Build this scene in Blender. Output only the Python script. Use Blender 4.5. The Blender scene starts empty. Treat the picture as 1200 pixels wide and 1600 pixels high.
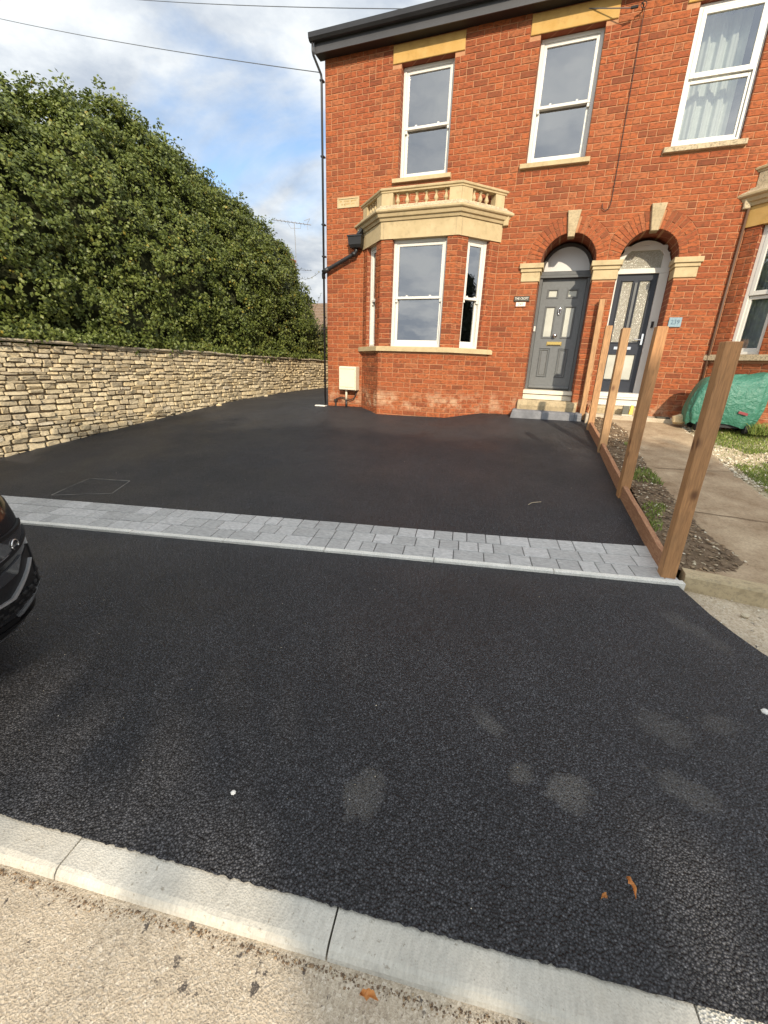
import bpy, bmesh, math, random
import numpy as np
from mathutils import Vector, Matrix, noise as mnoise
random.seed(7); rng = np.random.default_rng(7)
sc = bpy.context.scene
col = sc.collection
PI = math.pi

# ------------------------------------------------------------------ camera
CAM = Vector((4.5833, -8.6832, 0.9229))
pit, rol, yaw = math.radians(19.359), math.radians(-2.10), math.radians(-19.906)
fw = Vector((math.sin(yaw)*math.cos(pit), math.cos(yaw)*math.cos(pit), -math.sin(pit)))
r0 = Vector((math.cos(yaw), -math.sin(yaw), 0)); d0 = fw.cross(r0)
rt = math.cos(rol)*r0 + math.sin(rol)*d0
dn = -math.sin(rol)*r0 + math.cos(rol)*d0
FPX = 653.1
cam = bpy.data.cameras.new('camera'); camo = bpy.data.objects.new('camera', cam); col.objects.link(camo)
m = Matrix.Identity(4)
for i in range(3):
    m[i][0] = rt[i]; m[i][1] = -dn[i]; m[i][2] = -fw[i]; m[i][3] = CAM[i]
camo.matrix_world = m
cam.sensor_fit = 'VERTICAL'; cam.sensor_height = 36.0; cam.sensor_width = 27.0
cam.lens = 36.0*FPX/1600.0
cam.clip_start = 0.05; cam.clip_end = 3000
sc.camera = camo
def project(p):
    q = Vector(p) - CAM; z = q.dot(fw)
    return (600+FPX*q.dot(rt)/z, 800+FPX*q.dot(dn)/z, z)

# ------------------------------------------------------------------ light
SUN_EL, SUN_AZ = math.radians(27.0), math.radians(156.0)      # azimuth clockwise from +Y
sunv = Vector((math.sin(SUN_AZ)*math.cos(SUN_EL), math.cos(SUN_AZ)*math.cos(SUN_EL), math.sin(SUN_EL)))
sl = bpy.data.lights.new('sun', 'SUN'); sl.energy = 2.35; sl.angle = math.radians(0.7); sl.color = (1.0, 0.86, 0.68)
so = bpy.data.objects.new('sun', sl); col.objects.link(so); so.location = (10, -20, 20)
so.rotation_euler = sunv.to_track_quat('Z', 'Y').to_euler()
sc.view_settings.view_transform = 'Standard'; sc.view_settings.look = 'None'
sc.view_settings.gamma = 1.0; sc.view_settings.use_curve_mapping = False
sc.view_settings.exposure = 1.12

def N(nt, typ, **kw):
    n = nt.nodes.new(typ)
    for k, v in kw.items():
        if hasattr(n, k): setattr(n, k, v)
    return n
def L(nt, a, b): nt.links.new(a, b)
def setin(n, **kw):
    for k, v in kw.items(): n.inputs[k.replace('_', ' ')].default_value = v

world = bpy.data.worlds.new('World'); sc.world = world; world.use_nodes = True
wt = world.node_tree; wt.nodes.clear()
sky = N(wt, 'ShaderNodeTexSky', sky_type='NISHITA'); sky.sun_disc = False
sky.sun_elevation = SUN_EL; sky.sun_rotation = SUN_AZ; sky.air_density = 1.0; sky.dust_density = 0.8
tc = N(wt, 'ShaderNodeTexCoord'); sep = N(wt, 'ShaderNodeSeparateXYZ'); L(wt, tc.outputs['Generated'], sep.inputs[0])
zz = N(wt, 'ShaderNodeMath', operation='ADD'); zz.inputs[1].default_value = 0.22; L(wt, sep.outputs['Z'], zz.inputs[0])
zm = N(wt, 'ShaderNodeMath', operation='MAXIMUM'); zm.inputs[1].default_value = 0.05; L(wt, zz.outputs[0], zm.inputs[0])
dx = N(wt, 'ShaderNodeMath', operation='DIVIDE'); L(wt, sep.outputs['X'], dx.inputs[0]); L(wt, zm.outputs[0], dx.inputs[1])
dy = N(wt, 'ShaderNodeMath', operation='DIVIDE'); L(wt, sep.outputs['Y'], dy.inputs[0]); L(wt, zm.outputs[0], dy.inputs[1])
cb = N(wt, 'ShaderNodeCombineXYZ'); L(wt, dx.outputs[0], cb.inputs[0]); L(wt, dy.outputs[0], cb.inputs[1])
n1 = N(wt, 'ShaderNodeTexNoise'); setin(n1, Scale=1.15, Detail=7.0, Roughness=0.55, Distortion=0.35)
mp = N(wt, 'ShaderNodeMapping'); mp.inputs['Location'].default_value = (3.1, 1.7, 0.0); mp.inputs['Scale'].default_value = (1.0, 1.0, 1.0)
L(wt, cb.outputs[0], mp.inputs[0]); L(wt, mp.outputs[0], n1.inputs['Vector'])
cr = N(wt, 'ShaderNodeValToRGB'); cr.color_ramp.elements[0].position = 0.285; cr.color_ramp.elements[1].position = 0.43
L(wt, n1.outputs['Fac'], cr.inputs[0])
n2 = N(wt, 'ShaderNodeTexNoise'); setin(n2, Scale=2.3, Detail=8.0, Roughness=0.6, Distortion=0.2); L(wt, mp.outputs[0], n2.inputs['Vector'])
cr2 = N(wt, 'ShaderNodeValToRGB')
cr2.color_ramp.elements[0].position = 0.39; cr2.color_ramp.elements[0].color = (2.9, 3.25, 3.75, 1)
cr2.color_ramp.elements[1].position = 0.60; cr2.color_ramp.elements[1].color = (5.0, 5.2, 5.3, 1)
L(wt, n2.outputs['Fac'], cr2.inputs[0])
# cloud seen towards the sun is brighter than cloud seen away from it
dt = N(wt, 'ShaderNodeVectorMath', operation='DOT_PRODUCT'); dt.inputs[1].default_value = tuple(sunv); L(wt, tc.outputs['Generated'], dt.inputs[0])
mr = N(wt, 'ShaderNodeMapRange'); mr.inputs['From Min'].default_value = -1; mr.inputs['From Max'].default_value = 1; mr.inputs['To Min'].default_value = 0.72; mr.inputs['To Max'].default_value = 1.75
L(wt, dt.outputs['Value'], mr.inputs['Value'])
cl = N(wt, 'ShaderNodeVectorMath', operation='SCALE'); L(wt, cr2.outputs[0], cl.inputs[0]); L(wt, mr.outputs['Result'], cl.inputs['Scale'])
mxs = N(wt, 'ShaderNodeMix', data_type='RGBA'); L(wt, cr.outputs['Color'], mxs.inputs['Factor']); L(wt, sky.outputs[0], mxs.inputs['A']); L(wt, cl.outputs[0], mxs.inputs['B'])
bg = N(wt, 'ShaderNodeBackground'); bg.inputs['Strength'].default_value = 0.098
L(wt, mxs.outputs['Result'], bg.inputs['Color'])
wo = N(wt, 'ShaderNodeOutputWorld'); L(wt, bg.outputs[0], wo.inputs['Surface'])

# ------------------------------------------------------------------ materials
def newmat(name):
    mt = bpy.data.materials.new(name); mt.use_nodes = True
    nt = mt.node_tree; nt.nodes.clear()
    out = N(nt, 'ShaderNodeOutputMaterial'); b = N(nt, 'ShaderNodeBsdfPrincipled')
    L(nt, b.outputs[0], out.inputs[0])
    return mt, nt, b, out
def ramp(nt, src, stops):
    c = N(nt, 'ShaderNodeValToRGB'); e = c.color_ramp.elements
    while len(e) < len(stops): e.new(0.5)
    for el, (p, cc) in zip(e, stops):
        el.position = p; el.color = (*cc, 1) if len(cc) == 3 else cc
    if src is not None: L(nt, src, c.inputs[0])
    return c
def mix(nt, fac, a, b, mode='MIX'):
    mm = N(nt, 'ShaderNodeMix', data_type='RGBA', blend_type=mode)
    for k, v in (('Factor', fac), ('A', a), ('B', b)):
        if hasattr(v, 'is_linked') or hasattr(v, 'links'): L(nt, v, mm.inputs[k])
        else: mm.inputs[k].default_value = v if k == 'Factor' else ((*v, 1) if len(v) == 3 else v)
    return mm.outputs['Result']
def wpos(nt):
    return N(nt, 'ShaderNodeNewGeometry').outputs['Position']
def noise(nt, scale, detail=4, rough=0.55, vec=None, dist=0.0, sx=None):
    n = N(nt, 'ShaderNodeTexNoise'); setin(n, Scale=scale, Detail=detail, Roughness=rough, Distortion=dist)
    v = vec if vec is not None else wpos(nt)
    if sx is not None:
        mpp = N(nt, 'ShaderNodeMapping'); mpp.inputs['Scale'].default_value = sx; L(nt, v, mpp.inputs[0]); v = mpp.outputs[0]
    L(nt, v, n.inputs['Vector']); return n.outputs['Fac']
def voro(nt, scale, feat='F1', vec=None):
    n = N(nt, 'ShaderNodeTexVoronoi', feature=feat); n.inputs['Scale'].default_value = scale
    L(nt, vec if vec is not None else wpos(nt), n.inputs['Vector']); return n
def bump(nt, b, h, strength=0.3, dist=0.01, prev=None):
    n = N(nt, 'ShaderNodeBump'); n.inputs['Strength'].default_value = strength; n.inputs['Distance'].default_value = dist
    L(nt, h, n.inputs['Height'])
    if prev is not None: L(nt, prev, n.inputs['Normal'])
    L(nt, n.outputs[0], b.inputs['Normal']); return n.outputs[0]
def math_(nt, op, a, b=None):
    n = N(nt, 'ShaderNodeMath', operation=op)
    for i, v in enumerate((a, b)):
        if v is None: continue
        if isinstance(v, (int, float)): n.inputs[i].default_value = v
        else: L(nt, v, n.inputs[i])
    return n.outputs[0]
def simple(name, colr, rough=0.6, metal=0.0, spec=0.5, var=0.0, vscale=8.0, bmp=0.0, bscale=60.0, bdist=0.002):
    mt, nt, b, o = newmat(name)
    b.inputs['Roughness'].default_value = rough; b.inputs['Metallic'].default_value = metal
    b.inputs['Specular IOR Level'].default_value = spec
    if var > 0:
        f = noise(nt, vscale, 5, 0.6)
        lo = tuple(c*(1-var) for c in colr); hi = tuple(min(1, c*(1+var)) for c in colr)
        L(nt, ramp(nt, f, [(0.3, lo), (0.7, hi)]).outputs[0], b.inputs['Base Color'])
    else: b.inputs['Base Color'].default_value = (*colr, 1)
    if bmp > 0: bump(nt, b, noise(nt, bscale, 4), bmp, bdist)
    return mt
def tone_of(nt):
    at = N(nt, 'ShaderNodeAttribute', attribute_name='tone'); oi = N(nt, 'ShaderNodeObjectInfo')
    return math_(nt, 'FRACT', math_(nt, 'ADD', at.outputs['Fac'], oi.outputs['Random']))
M = {}
# brick
mt, nt, b, o = newmat('brick_clay')
t = tone_of(nt)
base = ramp(nt, t, [(0.0, (0.18, 0.052, 0.025)), (0.14, (0.27, 0.072, 0.030)), (0.5, (0.335, 0.088, 0.033)), (0.82, (0.38, 0.106, 0.037)), (1.0, (0.34, 0.12, 0.053))])
st = noise(nt, 15, 7, 0.72, sx=(1, 1, 2.4))
c = mix(nt, ramp(nt, st, [(0.41, (0.8,)*3), (0.53, (0.0,)*3)]).outputs[0], base.outputs[0], (0.115, 0.042, 0.020))
big = noise(nt, 0.8, 4, 0.6)
c = mix(nt, ramp(nt, big, [(0.35, (0.0,)*3), (0.75, (0.30,)*3)]).outputs[0], c, (0.42, 0.14, 0.05))
# salts at the foot of the wall
sp = N(nt, 'ShaderNodeSeparateXYZ'); L(nt, wpos(nt), sp.inputs[0])
zmask = ramp(nt, sp.outputs['Z'], [(0.08, (0,)*3), (0.16, (1,)*3), (0.34, (1,)*3), (0.52, (0,)*3)])
def ringmask(): return math_(nt, 'MULTIPLY', zmask.outputs[0], ramp(nt, noise(nt, 4.5, 6, 0.7), [(0.46, (0,)*3), (0.62, (0.6,)*3)]).outputs[0])
c = mix(nt, ringmask(), c, (0.60, 0.43, 0.27))
L(nt, c, b.inputs['Base Color']); b.inputs['Roughness'].default_value = 0.85; b.inputs['Specular IOR Level'].default_value = 0.25
bump(nt, b, noise(nt, 90, 5, 0.65), 0.5, 0.004); M['brick'] = mt
# mortar
mt, nt, b, o = newmat('lime_mortar')
c = ramp(nt, noise(nt, 12, 6, 0.6), [(0.3, (0.39, 0.195, 0.10)), (0.7, (0.50, 0.265, 0.145))]).outputs[0]
L(nt, c, b.inputs['Base Color']); b.inputs['Roughness'].default_value = 0.95; b.inputs['Specular IOR Level'].default_value = 0.1
bump(nt, b, noise(nt, 140, 4), 0.4, 0.003); M['mortar'] = mt
# brick reveals / hidden gable
mt, nt, b, o = newmat('brick_return')
bt = N(nt, 'ShaderNodeTexBrick'); setin(bt, Scale=1.0); bt.inputs['Brick Width'].default_value = 0.247; bt.inputs['Row Height'].default_value = 0.0878; bt.inputs['Mortar Size'].default_value = 0.006
bt.inputs['Color1'].default_value = (0.29, 0.076, 0.028, 1); bt.inputs['Color2'].default_value = (0.19, 0.05, 0.022, 1); bt.inputs['Mortar'].default_value = (0.42, 0.23, 0.12, 1)
spp = N(nt, 'ShaderNodeSeparateXYZ'); L(nt, wpos(nt), spp.inputs[0])
cmb = N(nt, 'ShaderNodeCombineXYZ'); L(nt, math_(nt, 'ADD', spp.outputs['Y'], spp.outputs['X']), cmb.inputs[0]); L(nt, spp.outputs['Z'], cmb.inputs[1]); L(nt, cmb.outputs[0], bt.inputs['Vector'])
L(nt, bt.outputs['Color'], b.inputs['Base Color']); b.inputs['Roughness'].default_value = 0.9; M['brick_return'] = mt
# dressed stone
def stone_mat(name, c0, c1, dirt=(0.20, 0.16, 0.09), damt=0.5, lich=0.0):
    mt, nt, b, o = newmat(name)
    c = ramp(nt, noise(nt, 5, 6, 0.6), [(0.3, c0), (0.7, c1)]).outputs[0]
    f = ramp(nt, noise(nt, 9, 8, 0.72), [(0.52, (0,)*3), (0.72, (damt,)*3)]).outputs[0]
    c = mix(nt, f, c, dirt)
    if lich > 0:
        f2 = ramp(nt, noise(nt, 38, 5, 0.7), [(0.5, (0,)*3), (0.6, (lich,)*3)]).outputs[0]
        c = mix(nt, f2, c, (0.16, 0.14, 0.10))
    L(nt, c, b.inputs['Base Color']); b.inputs['Roughness'].default_value = 0.9; b.inputs['Specular IOR Level'].default_value = 0.2
    bump(nt, b, noise(nt, 70, 6, 0.65), 0.35, 0.004); return mt
M['stone'] = stone_mat('bath_stone', (0.45, 0.355, 0.20), (0.55, 0.44, 0.26), damt=0.4)
M['stone_gold'] = stone_mat('golden_lintel_stone', (0.48, 0.29, 0.085), (0.56, 0.36, 0.13), dirt=(0.25, 0.15, 0.06), damt=0.35)
M['stone_lichen'] = stone_mat('lichened_stone', (0.46, 0.37, 0.24), (0.58, 0.48, 0.32), dirt=(0.22, 0.18, 0.11), damt=0.5, lich=0.65)
M['stone_step'] = stone_mat('worn_step_stone', (0.38, 0.30, 0.18), (0.52, 0.42, 0.26), damt=0.7, lich=0.35)
# dry stone
mt, nt, b, o = newmat('cotswold_stone')
t = tone_of(nt)
base = ramp(nt, t, [(0.0, (0.52, 0.43, 0.28)), (0.3, (0.66, 0.55, 0.345)), (0.6, (0.75, 0.64, 0.42)), (0.85, (0.70, 0.56, 0.32)), (1.0, (0.66, 0.585, 0.44))])
f = ramp(nt, noise(nt, 14, 7, 0.7), [(0.40, (0.45,)*3), (0.60, (0,)*3)]).outputs[0]
c = mix(nt, f, base.outputs[0], (0.32, 0.26, 0.17))
f = ramp(nt, noise(nt, 1.2, 4), [(0.4, (0,)*3), (0.7, (0.35,)*3)]).outputs[0]
c = mix(nt, f, c, (0.36, 0.33, 0.27))
L(nt, c, b.inputs['Base Color']); b.inputs['Roughness'].default_value = 0.92; b.inputs['Specular IOR Level'].default_value = 0.15
h = math_(nt, 'ADD', noise(nt, 35, 7, 0.7), math_(nt, 'MULTIPLY', noise(nt, 9, 3), 1.5))
bump(nt, b, h, 0.7, 0.012); M['wallstone'] = mt
M['gap'] = simple('dark_wall_core', (0.38, 0.30, 0.20), 0.95, spec=0.1)
M['coping'] = stone_mat('coping_stone', (0.42, 0.36, 0.25), (0.54, 0.46, 0.33), damt=0.6, lich=0.5)
M['white'] = simple('white_upvc', (0.68, 0.67, 0.61), 0.35, var=0.03, vscale=3)
M['cream'] = simple('cream_painted_board', (0.72, 0.66, 0.52), 0.5, var=0.08)
M['black'] = simple('black_plastic', (0.018, 0.018, 0.019), 0.42, var=0.2, vscale=5)
M['gutter'] = simple('gutter_plastic', (0.018, 0.018, 0.020), 0.45, var=0.3, vscale=3)
M['fascia'] = simple('grey_fascia', (0.050, 0.050, 0.053), 0.5, var=0.12, vscale=2)
M['soffit'] = simple('soffit_board', (0.018, 0.016, 0.018), 0.6)
M['slate'] = simple('roof_slate', (0.10, 0.10, 0.115), 0.7, var=0.3, vscale=6)
M['brown_pipe'] = simple('brown_pipe', (0.11, 0.06, 0.035), 0.6)
M['beige'] = simple('beige_meter_plastic', (0.72, 0.66, 0.50), 0.5, var=0.04)
M['grey_door'] = simple('grey_painted_door', (0.155, 0.165, 0.165), 0.32, var=0.10, vscale=20, bmp=0.12, bscale=45)
M['grey_frame'] = simple('grey_painted_frame', (0.12, 0.127, 0.127), 0.4, var=0.1)
M['dark_door'] = simple('navy_painted_door', (0.028, 0.033, 0.045), 0.28)
M['brown_board'] = simple('dark_fan_board', (0.045, 0.036, 0.03), 0.55)
M['brass'] = simple('brass', (0.72, 0.50, 0.16), 0.25, 1.0)
M['chrome'] = simple('polished_metal', (0.75, 0.74, 0.72), 0.15, 1.0)
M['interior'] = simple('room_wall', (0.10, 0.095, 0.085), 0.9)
M['curtain'] = simple('pale_curtain', (0.62, 0.66, 0.60), 0.9, var=0.06)
M['grey_curtain'] = simple('grey_curtain', (0.60, 0.63, 0.64), 0.9, var=0.08)
M['blind'] = simple('pale_blind', (0.62, 0.60, 0.50), 0.9)
def glass(name, tint=(1, 1, 1), refl=0.22, rough=0.0, wav=0.0):
    mt, nt, b, o = newmat(name); nt.nodes.remove(b)
    g = N(nt, 'ShaderNodeBsdfGlossy'); g.inputs['Roughness'].default_value = rough; g.inputs['Color'].default_value = (1, 1, 1, 1)
    tr = N(nt, 'ShaderNodeBsdfTransparent'); tr.inputs['Color'].default_value = (*tint, 1)
    fr = N(nt, 'ShaderNodeFresnel'); fr.inputs['IOR'].default_value = 1.5
    fac = math_(nt, 'MINIMUM', math_(nt, 'ADD', math_(nt, 'MULTIPLY', fr.outputs[0], 0.9), refl), 1.0)
    ms = N(nt, 'ShaderNodeMixShader'); L(nt, fac, ms.inputs[0]); L(nt, tr.outputs[0], ms.inputs[1]); L(nt, g.outputs[0], ms.inputs[2]); L(nt, ms.outputs[0], o.inputs[0])
    if wav > 0:
        bn = N(nt, 'ShaderNodeBump'); bn.inputs['Strength'].default_value = wav; bn.inputs['Distance'].default_value = 0.01
        L(nt, noise(nt, 1.6, 3), bn.inputs['Height']); L(nt, bn.outputs[0], g.inputs['Normal']); L(nt, bn.outputs[0], fr.inputs['Normal'])
    return mt
M['glass'] = glass('window_glass', (0.75, 0.78, 0.78), 0.20, 0.0, 0.18)
mt, nt, b, o = newmat('obscure_glass')
v = voro(nt, 65, 'F1')
c = ramp(nt, v.outputs['Distance'], [(0.14, (0.60, 0.60, 0.53)), (0.36, (0.20, 0.185, 0.13)), (0.6, (0.38, 0.37, 0.31))]).outputs[0]
L(nt, c, b.inputs['Base Color']); setin(b, Roughness=0.12); b.inputs['Specular IOR Level'].default_value = 0.9
bump(nt, b, v.outputs['Distance'], 0.8, 0.01); M['obscure'] = mt
M['frosted'] = simple('frosted_glass', (0.50, 0.51, 0.44), 0.25, spec=0.8, var=0.12, vscale=5)
mt, nt, b, o = newmat('dark_textured_glass')
b.inputs['Base Color'].default_value = (0.52, 0.51, 0.47, 1); g_ = N(nt, 'ShaderNodeBsdfGlossy'); g_.inputs['Roughness'].default_value = 0.42
ms = N(nt, 'ShaderNodeMixShader'); ms.inputs[0].default_value = 0.20; L(nt, b.outputs[0], ms.inputs[1]); L(nt, g_.outputs[0], ms.inputs[2]); L(nt, ms.outputs[0], o.inputs[0]); M['fan_glass'] = mt
# tarmac
mt, nt, b, o = newmat('fresh_tarmac')
v = voro(nt, 135)
v2 = voro(nt, 210)
t1 = ramp(nt, v.outputs['Color'], [(0.0, (0.020, 0.020, 0.022)), (0.4, (0.045, 0.045, 0.049)), (0.8, (0.105, 0.105, 0.112)), (1.0, (0.20, 0.20, 0.205))]).outputs[0]
big = ramp(nt, noise(nt, 0.7, 5, 0.6), [(0.35, (0.85,)*3), (0.68, (1.18,)*3)]).outputs[0]
t1 = mix(nt, 1.0, t1, ramp(nt, v.outputs['Distance'], [(0.25, (1.0,)*3), (0.62, (0.22,)*3)]).outputs[0], 'MULTIPLY')
roll = ramp(nt, noise(nt, 3.0, 6, 0.65, sx=(1.6, .35, 1)), [(0.3, (0.9,)*3), (0.7, (1.1,)*3)]).outputs[0]
c = mix(nt, 1.0, mix(nt, 1.0, t1, big, 'MULTIPLY'), roll, 'MULTIPLY')
sc_n = noise(nt, 6.0, 6, 0.7)
geo = wpos(nt)
acc = None
for (sx_, sy_, rx, ry, ang, amt) in ((4.556, -7.138, .10, .05, -.6, .55), (5.28, -6.87, .12, .09, 0, .35), (4.89, -7.36, .075, .075, 0, .75), (4.71, -7.345, .045, .05, -.7, .6), (4.165, -7.64, .07, .10, .2, .6), (5.30, -7.19, .11, .06, -.4, .5), (5.55, -6.75, .10, .06, .3, .3), (5.62, -5.95, .20, .07, -.9, .35)):
    mpp = N(nt, 'ShaderNodeMapping', vector_type='TEXTURE'); mpp.inputs['Location'].default_value = (sx_, sy_, -0.6); mpp.inputs['Rotation'].default_value = (0, 0, ang); mpp.inputs['Scale'].default_value = (rx*1.15, ry*1.15, 1.0)
    L(nt, geo, mpp.inputs[0])
    ln = N(nt, 'ShaderNodeVectorMath', operation='LENGTH'); L(nt, mpp.outputs[0], ln.inputs[0])
    dd = math_(nt, 'ADD', ln.outputs['Value'], math_(nt, 'MULTIPLY', math_(nt, 'SUBTRACT', sc_n, 0.5), 2.4))
    r_ = ramp(nt, dd, [(0.2, (amt*.55,)*3), (0.75, (amt*.36,)*3), (1.0, (0,)*3)]).outputs[0]
    acc = r_ if acc is None else mix(nt, 1.0, acc, r_, 'LIGHTEN')
dust = math_(nt, 'MULTIPLY', acc, ramp(nt, noise(nt, 160, 3, 0.6), [(0.35, (0,)*3), (0.6, (1,)*3)]).outputs[0])
c = mix(nt, dust, c, (0.27, 0.25, 0.215))
spk = ramp(nt, v2.outputs['Color'], [(0.975, (0,)*3), (0.99, (0.6,)*3)]).outputs[0]
c = mix(nt, spk, c, (0.17, 0.165, 0.16))
L(nt, c, b.inputs['Base Color'])
L(nt, math_(nt, 'MULTIPLY', ramp(nt, v.outputs['Color'], [(0.2, (0.42,)*3), (0.8, (0.7,)*3)]).outputs[0], ramp(nt, noise(nt, 1.1, 5, 0.6), [(0.35, (0.85,)*3), (0.65, (1.2,)*3)]).outputs[0]), b.inputs['Roughness']); b.inputs['Specular IOR Level'].default_value = 0.38
h = math_(nt, 'ADD', math_(nt, 'MULTIPLY', v.outputs['Distance'], -1.0), math_(nt, 'MULTIPLY', noise(nt, 300, 3), 0.35))
bump(nt, b, h, 1.0, 0.008); M['tarmac'] = mt
def conc(name, c0, c1, sc1=6, grain=120, bs=0.4, speck=None, rough=0.9):
    mt, nt, b, o = newmat(name)
    c = ramp(nt, noise(nt, sc1, 7, 0.65), [(0.3, c0), (0.7, c1)]).outputs[0]
    g = ramp(nt, noise(nt, grain, 4, 0.6), [(0.3, (0.78,)*3), (0.7, (1.18,)*3)]).outputs[0]
    c = mix(nt, 1.0, c, g, 'MULTIPLY')
    if speck: c = mix(nt, ramp(nt, noise(nt, 45, 6, 0.75), [(0.60, (0,)*3), (0.68, (0.8,)*3)]).outputs[0], c, speck)
    L(nt, c, b.inputs['Base Color']); b.inputs['Roughness'].default_value = rough; b.inputs['Specular IOR Level'].default_value = 0.2
    bump(nt, b, noise(nt, grain, 5, 0.65), bs, 0.004); return mt
M['edging'] = conc('pale_concrete_edging', (0.62, 0.60, 0.53), (0.76, 0.73, 0.65))
mt, nt, b, o = newmat('grey_block_paver')
t = tone_of(nt)
c = ramp(nt, t, [(0.0, (0.36, 0.35, 0.33)), (0.5, (0.43, 0.42, 0.395)), (1.0, (0.50, 0.485, 0.46))]).outputs[0]
wv = noise(nt, 22, 6, 0.7, sx=(1, 3.5, 1))
c = mix(nt, 1.0, c, ramp(nt, wv, [(0.3, (0.66,)*3), (0.7, (1.28,)*3)]).outputs[0], 'MULTIPLY')
L(nt, c, b.inputs['Base Color']); b.inputs['Roughness'].default_value = 0.8; bump(nt, b, math_(nt, 'ADD', wv, noise(nt, 130, 4)), 0.45, 0.006); M['paver'] = mt
M['joint'] = simple('paver_joint_sand', (0.14, 0.135, 0.125), 0.95)
mt, nt, b, o = newmat('kerb_concrete')
c = ramp(nt, noise(nt, 5, 7, 0.65), [(0.28, (0.40, 0.375, 0.315)), (0.7, (0.60, 0.57, 0.49))]).outputs[0]
c = mix(nt, 1.0, c, ramp(nt, noise(nt, 40, 6, 0.7, sx=(2.5, .5, 1)), [(0.3, (0.82,)*3), (0.7, (1.12,)*3)]).outputs[0], 'MULTIPLY')
c = mix(nt, ramp(nt, noise(nt, 55, 5, 0.7), [(0.61, (0,)*3), (0.68, (0.75,)*3)]).outputs[0], c, (0.22, 0.19, 0.14))
c = mix(nt, ramp(nt, noise(nt, 2.5, 7, 0.7), [(0.5, (0,)*3), (0.7, (0.55,)*3)]).outputs[0], c, (0.34, 0.30, 0.23))
L(nt, c, b.inputs['Base Color']); b.inputs['Roughness'].default_value = 0.85
bump(nt, b, math_(nt, 'ADD', noise(nt, 70, 6, 0.7, sx=(2, .5, 1)), voro(nt, 160).outputs['Distance']), 0.4, 0.004); M['kerb'] = mt
mt, nt, b, o = newmat('kerb_exposed_aggregate')
v = voro(nt, 130)
L(nt, ramp(nt, v.outputs['Color'], [(0, (0.35, 0.33, 0.27)), (0.5, (0.55, 0.52, 0.44)), (1, (0.7, 0.67, 0.6))]).outputs[0], b.inputs['Base Color']); b.inputs['Roughness'].default_value = 0.9
bump(nt, b, v.outputs['Distance'], 0.9, 0.008); M['kerb_rough'] = mt
def aggregate(name, stops, scale, dark=(0.06, 0.05, 0.045), big0=0.8, big1=1.2, bs=0.8):
    mt, nt, b, o = newmat(name)
    nz = N(nt, 'ShaderNodeTexNoise'); setin(nz, Scale=scale*0.6, Detail=3.0); L(nt, wpos(nt), nz.inputs['Vector'])
    vv = N(nt, 'ShaderNodeMix', data_type='VECTOR'); vv.inputs['Factor'].default_value = 0.012; L(nt, wpos(nt), vv.inputs['A']); L(nt, nz.outputs['Color'], vv.inputs['B'])
    v = voro(nt, scale, vec=vv.outputs['Result']); v2 = voro(nt, scale*2.3, vec=vv.outputs['Result'])
    c = ramp(nt, v.outputs['Color'], stops).outputs[0]
    c = mix(nt, 0.35, c, ramp(nt, v2.outputs['Color'], stops).outputs[0])
    c = mix(nt, 1.0, c, ramp(nt, noise(nt, 1.6, 6, 0.65), [(0.3, (big0,)*3), (0.7, (big1,)*3)]).outputs[0], 'MULTIPLY')
    dk = noise(nt, 17, 5, 0.7)
    c = mix(nt, ramp(nt, dk, [(0.62, (0,)*3), (0.66, (0.9,)*3)]).outputs[0], c, dark)
    L(nt, c, b.inputs['Base Color']); b.inputs['Roughness'].default_value = 0.9; b.inputs['Specular IOR Level'].default_value = 0.25
    h = math_(nt, 'ADD', v.outputs['Distance'], math_(nt, 'MULTIPLY', noise(nt, 50, 6, 0.7), 1.2))
    bump(nt, b, h, bs, 0.008); return mt
M['road'] = aggregate('worn_road_surface', [(0, (0.17, 0.135, 0.10)), (0.3, (0.38, 0.31, 0.22)), (0.75, (0.54, 0.455, 0.34)), (1, (0.66, 0.59, 0.48))], 165, bs=0.5)
M['old_path'] = aggregate('old_sandy_footway', [(0, (0.36, 0.275, 0.18)), (0.5, (0.52, 0.43, 0.305)), (1, (0.66, 0.58, 0.45))], 70)
M['path'] = conc('brown_concrete_path', (0.25, 0.17, 0.10), (0.47, 0.365, 0.24), 3.4, 45, 0.8, (0.14, 0.10, 0.07))
M['landing'] = conc('pale_concrete_landing', (0.42, 0.35, 0.25), (0.56, 0.48, 0.36), 4, 80)
M['soil'] = conc('bare_soil', (0.11, 0.075, 0.045), (0.21, 0.15, 0.095), 8, 50, 0.9)
M['terrain'] = conc('rough_ground', (0.10, 0.10, 0.05), (0.17, 0.15, 0.08), 0.5, 20, 0.3)
M['gravel_bed'] = conc('gravel_bed', (0.34, 0.28, 0.17), (0.50, 0.43, 0.29), 3, 60, 0.9)
mt, nt, b, o = newmat('garden_stone')
L(nt, ramp(nt, tone_of(nt), [(0, (0.28, 0.22, 0.14)), (0.4, (0.55, 0.47, 0.33)), (1, (0.74, 0.68, 0.54))]).outputs[0], b.inputs['Base Color']); b.inputs['Roughness'].default_value = 0.85; M['pebble'] = mt
mt, nt, b, o = newmat('garden_debris')
L(nt, ramp(nt, tone_of(nt), [(0, (0.08, 0.052, 0.03)), (0.5, (0.20, 0.13, 0.075)), (0.85, (0.34, 0.235, 0.13)), (1, (0.46, 0.38, 0.26))]).outputs[0], b.inputs['Base Color']); b.inputs['Roughness'].default_value = 0.85; M['debris'] = mt
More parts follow.
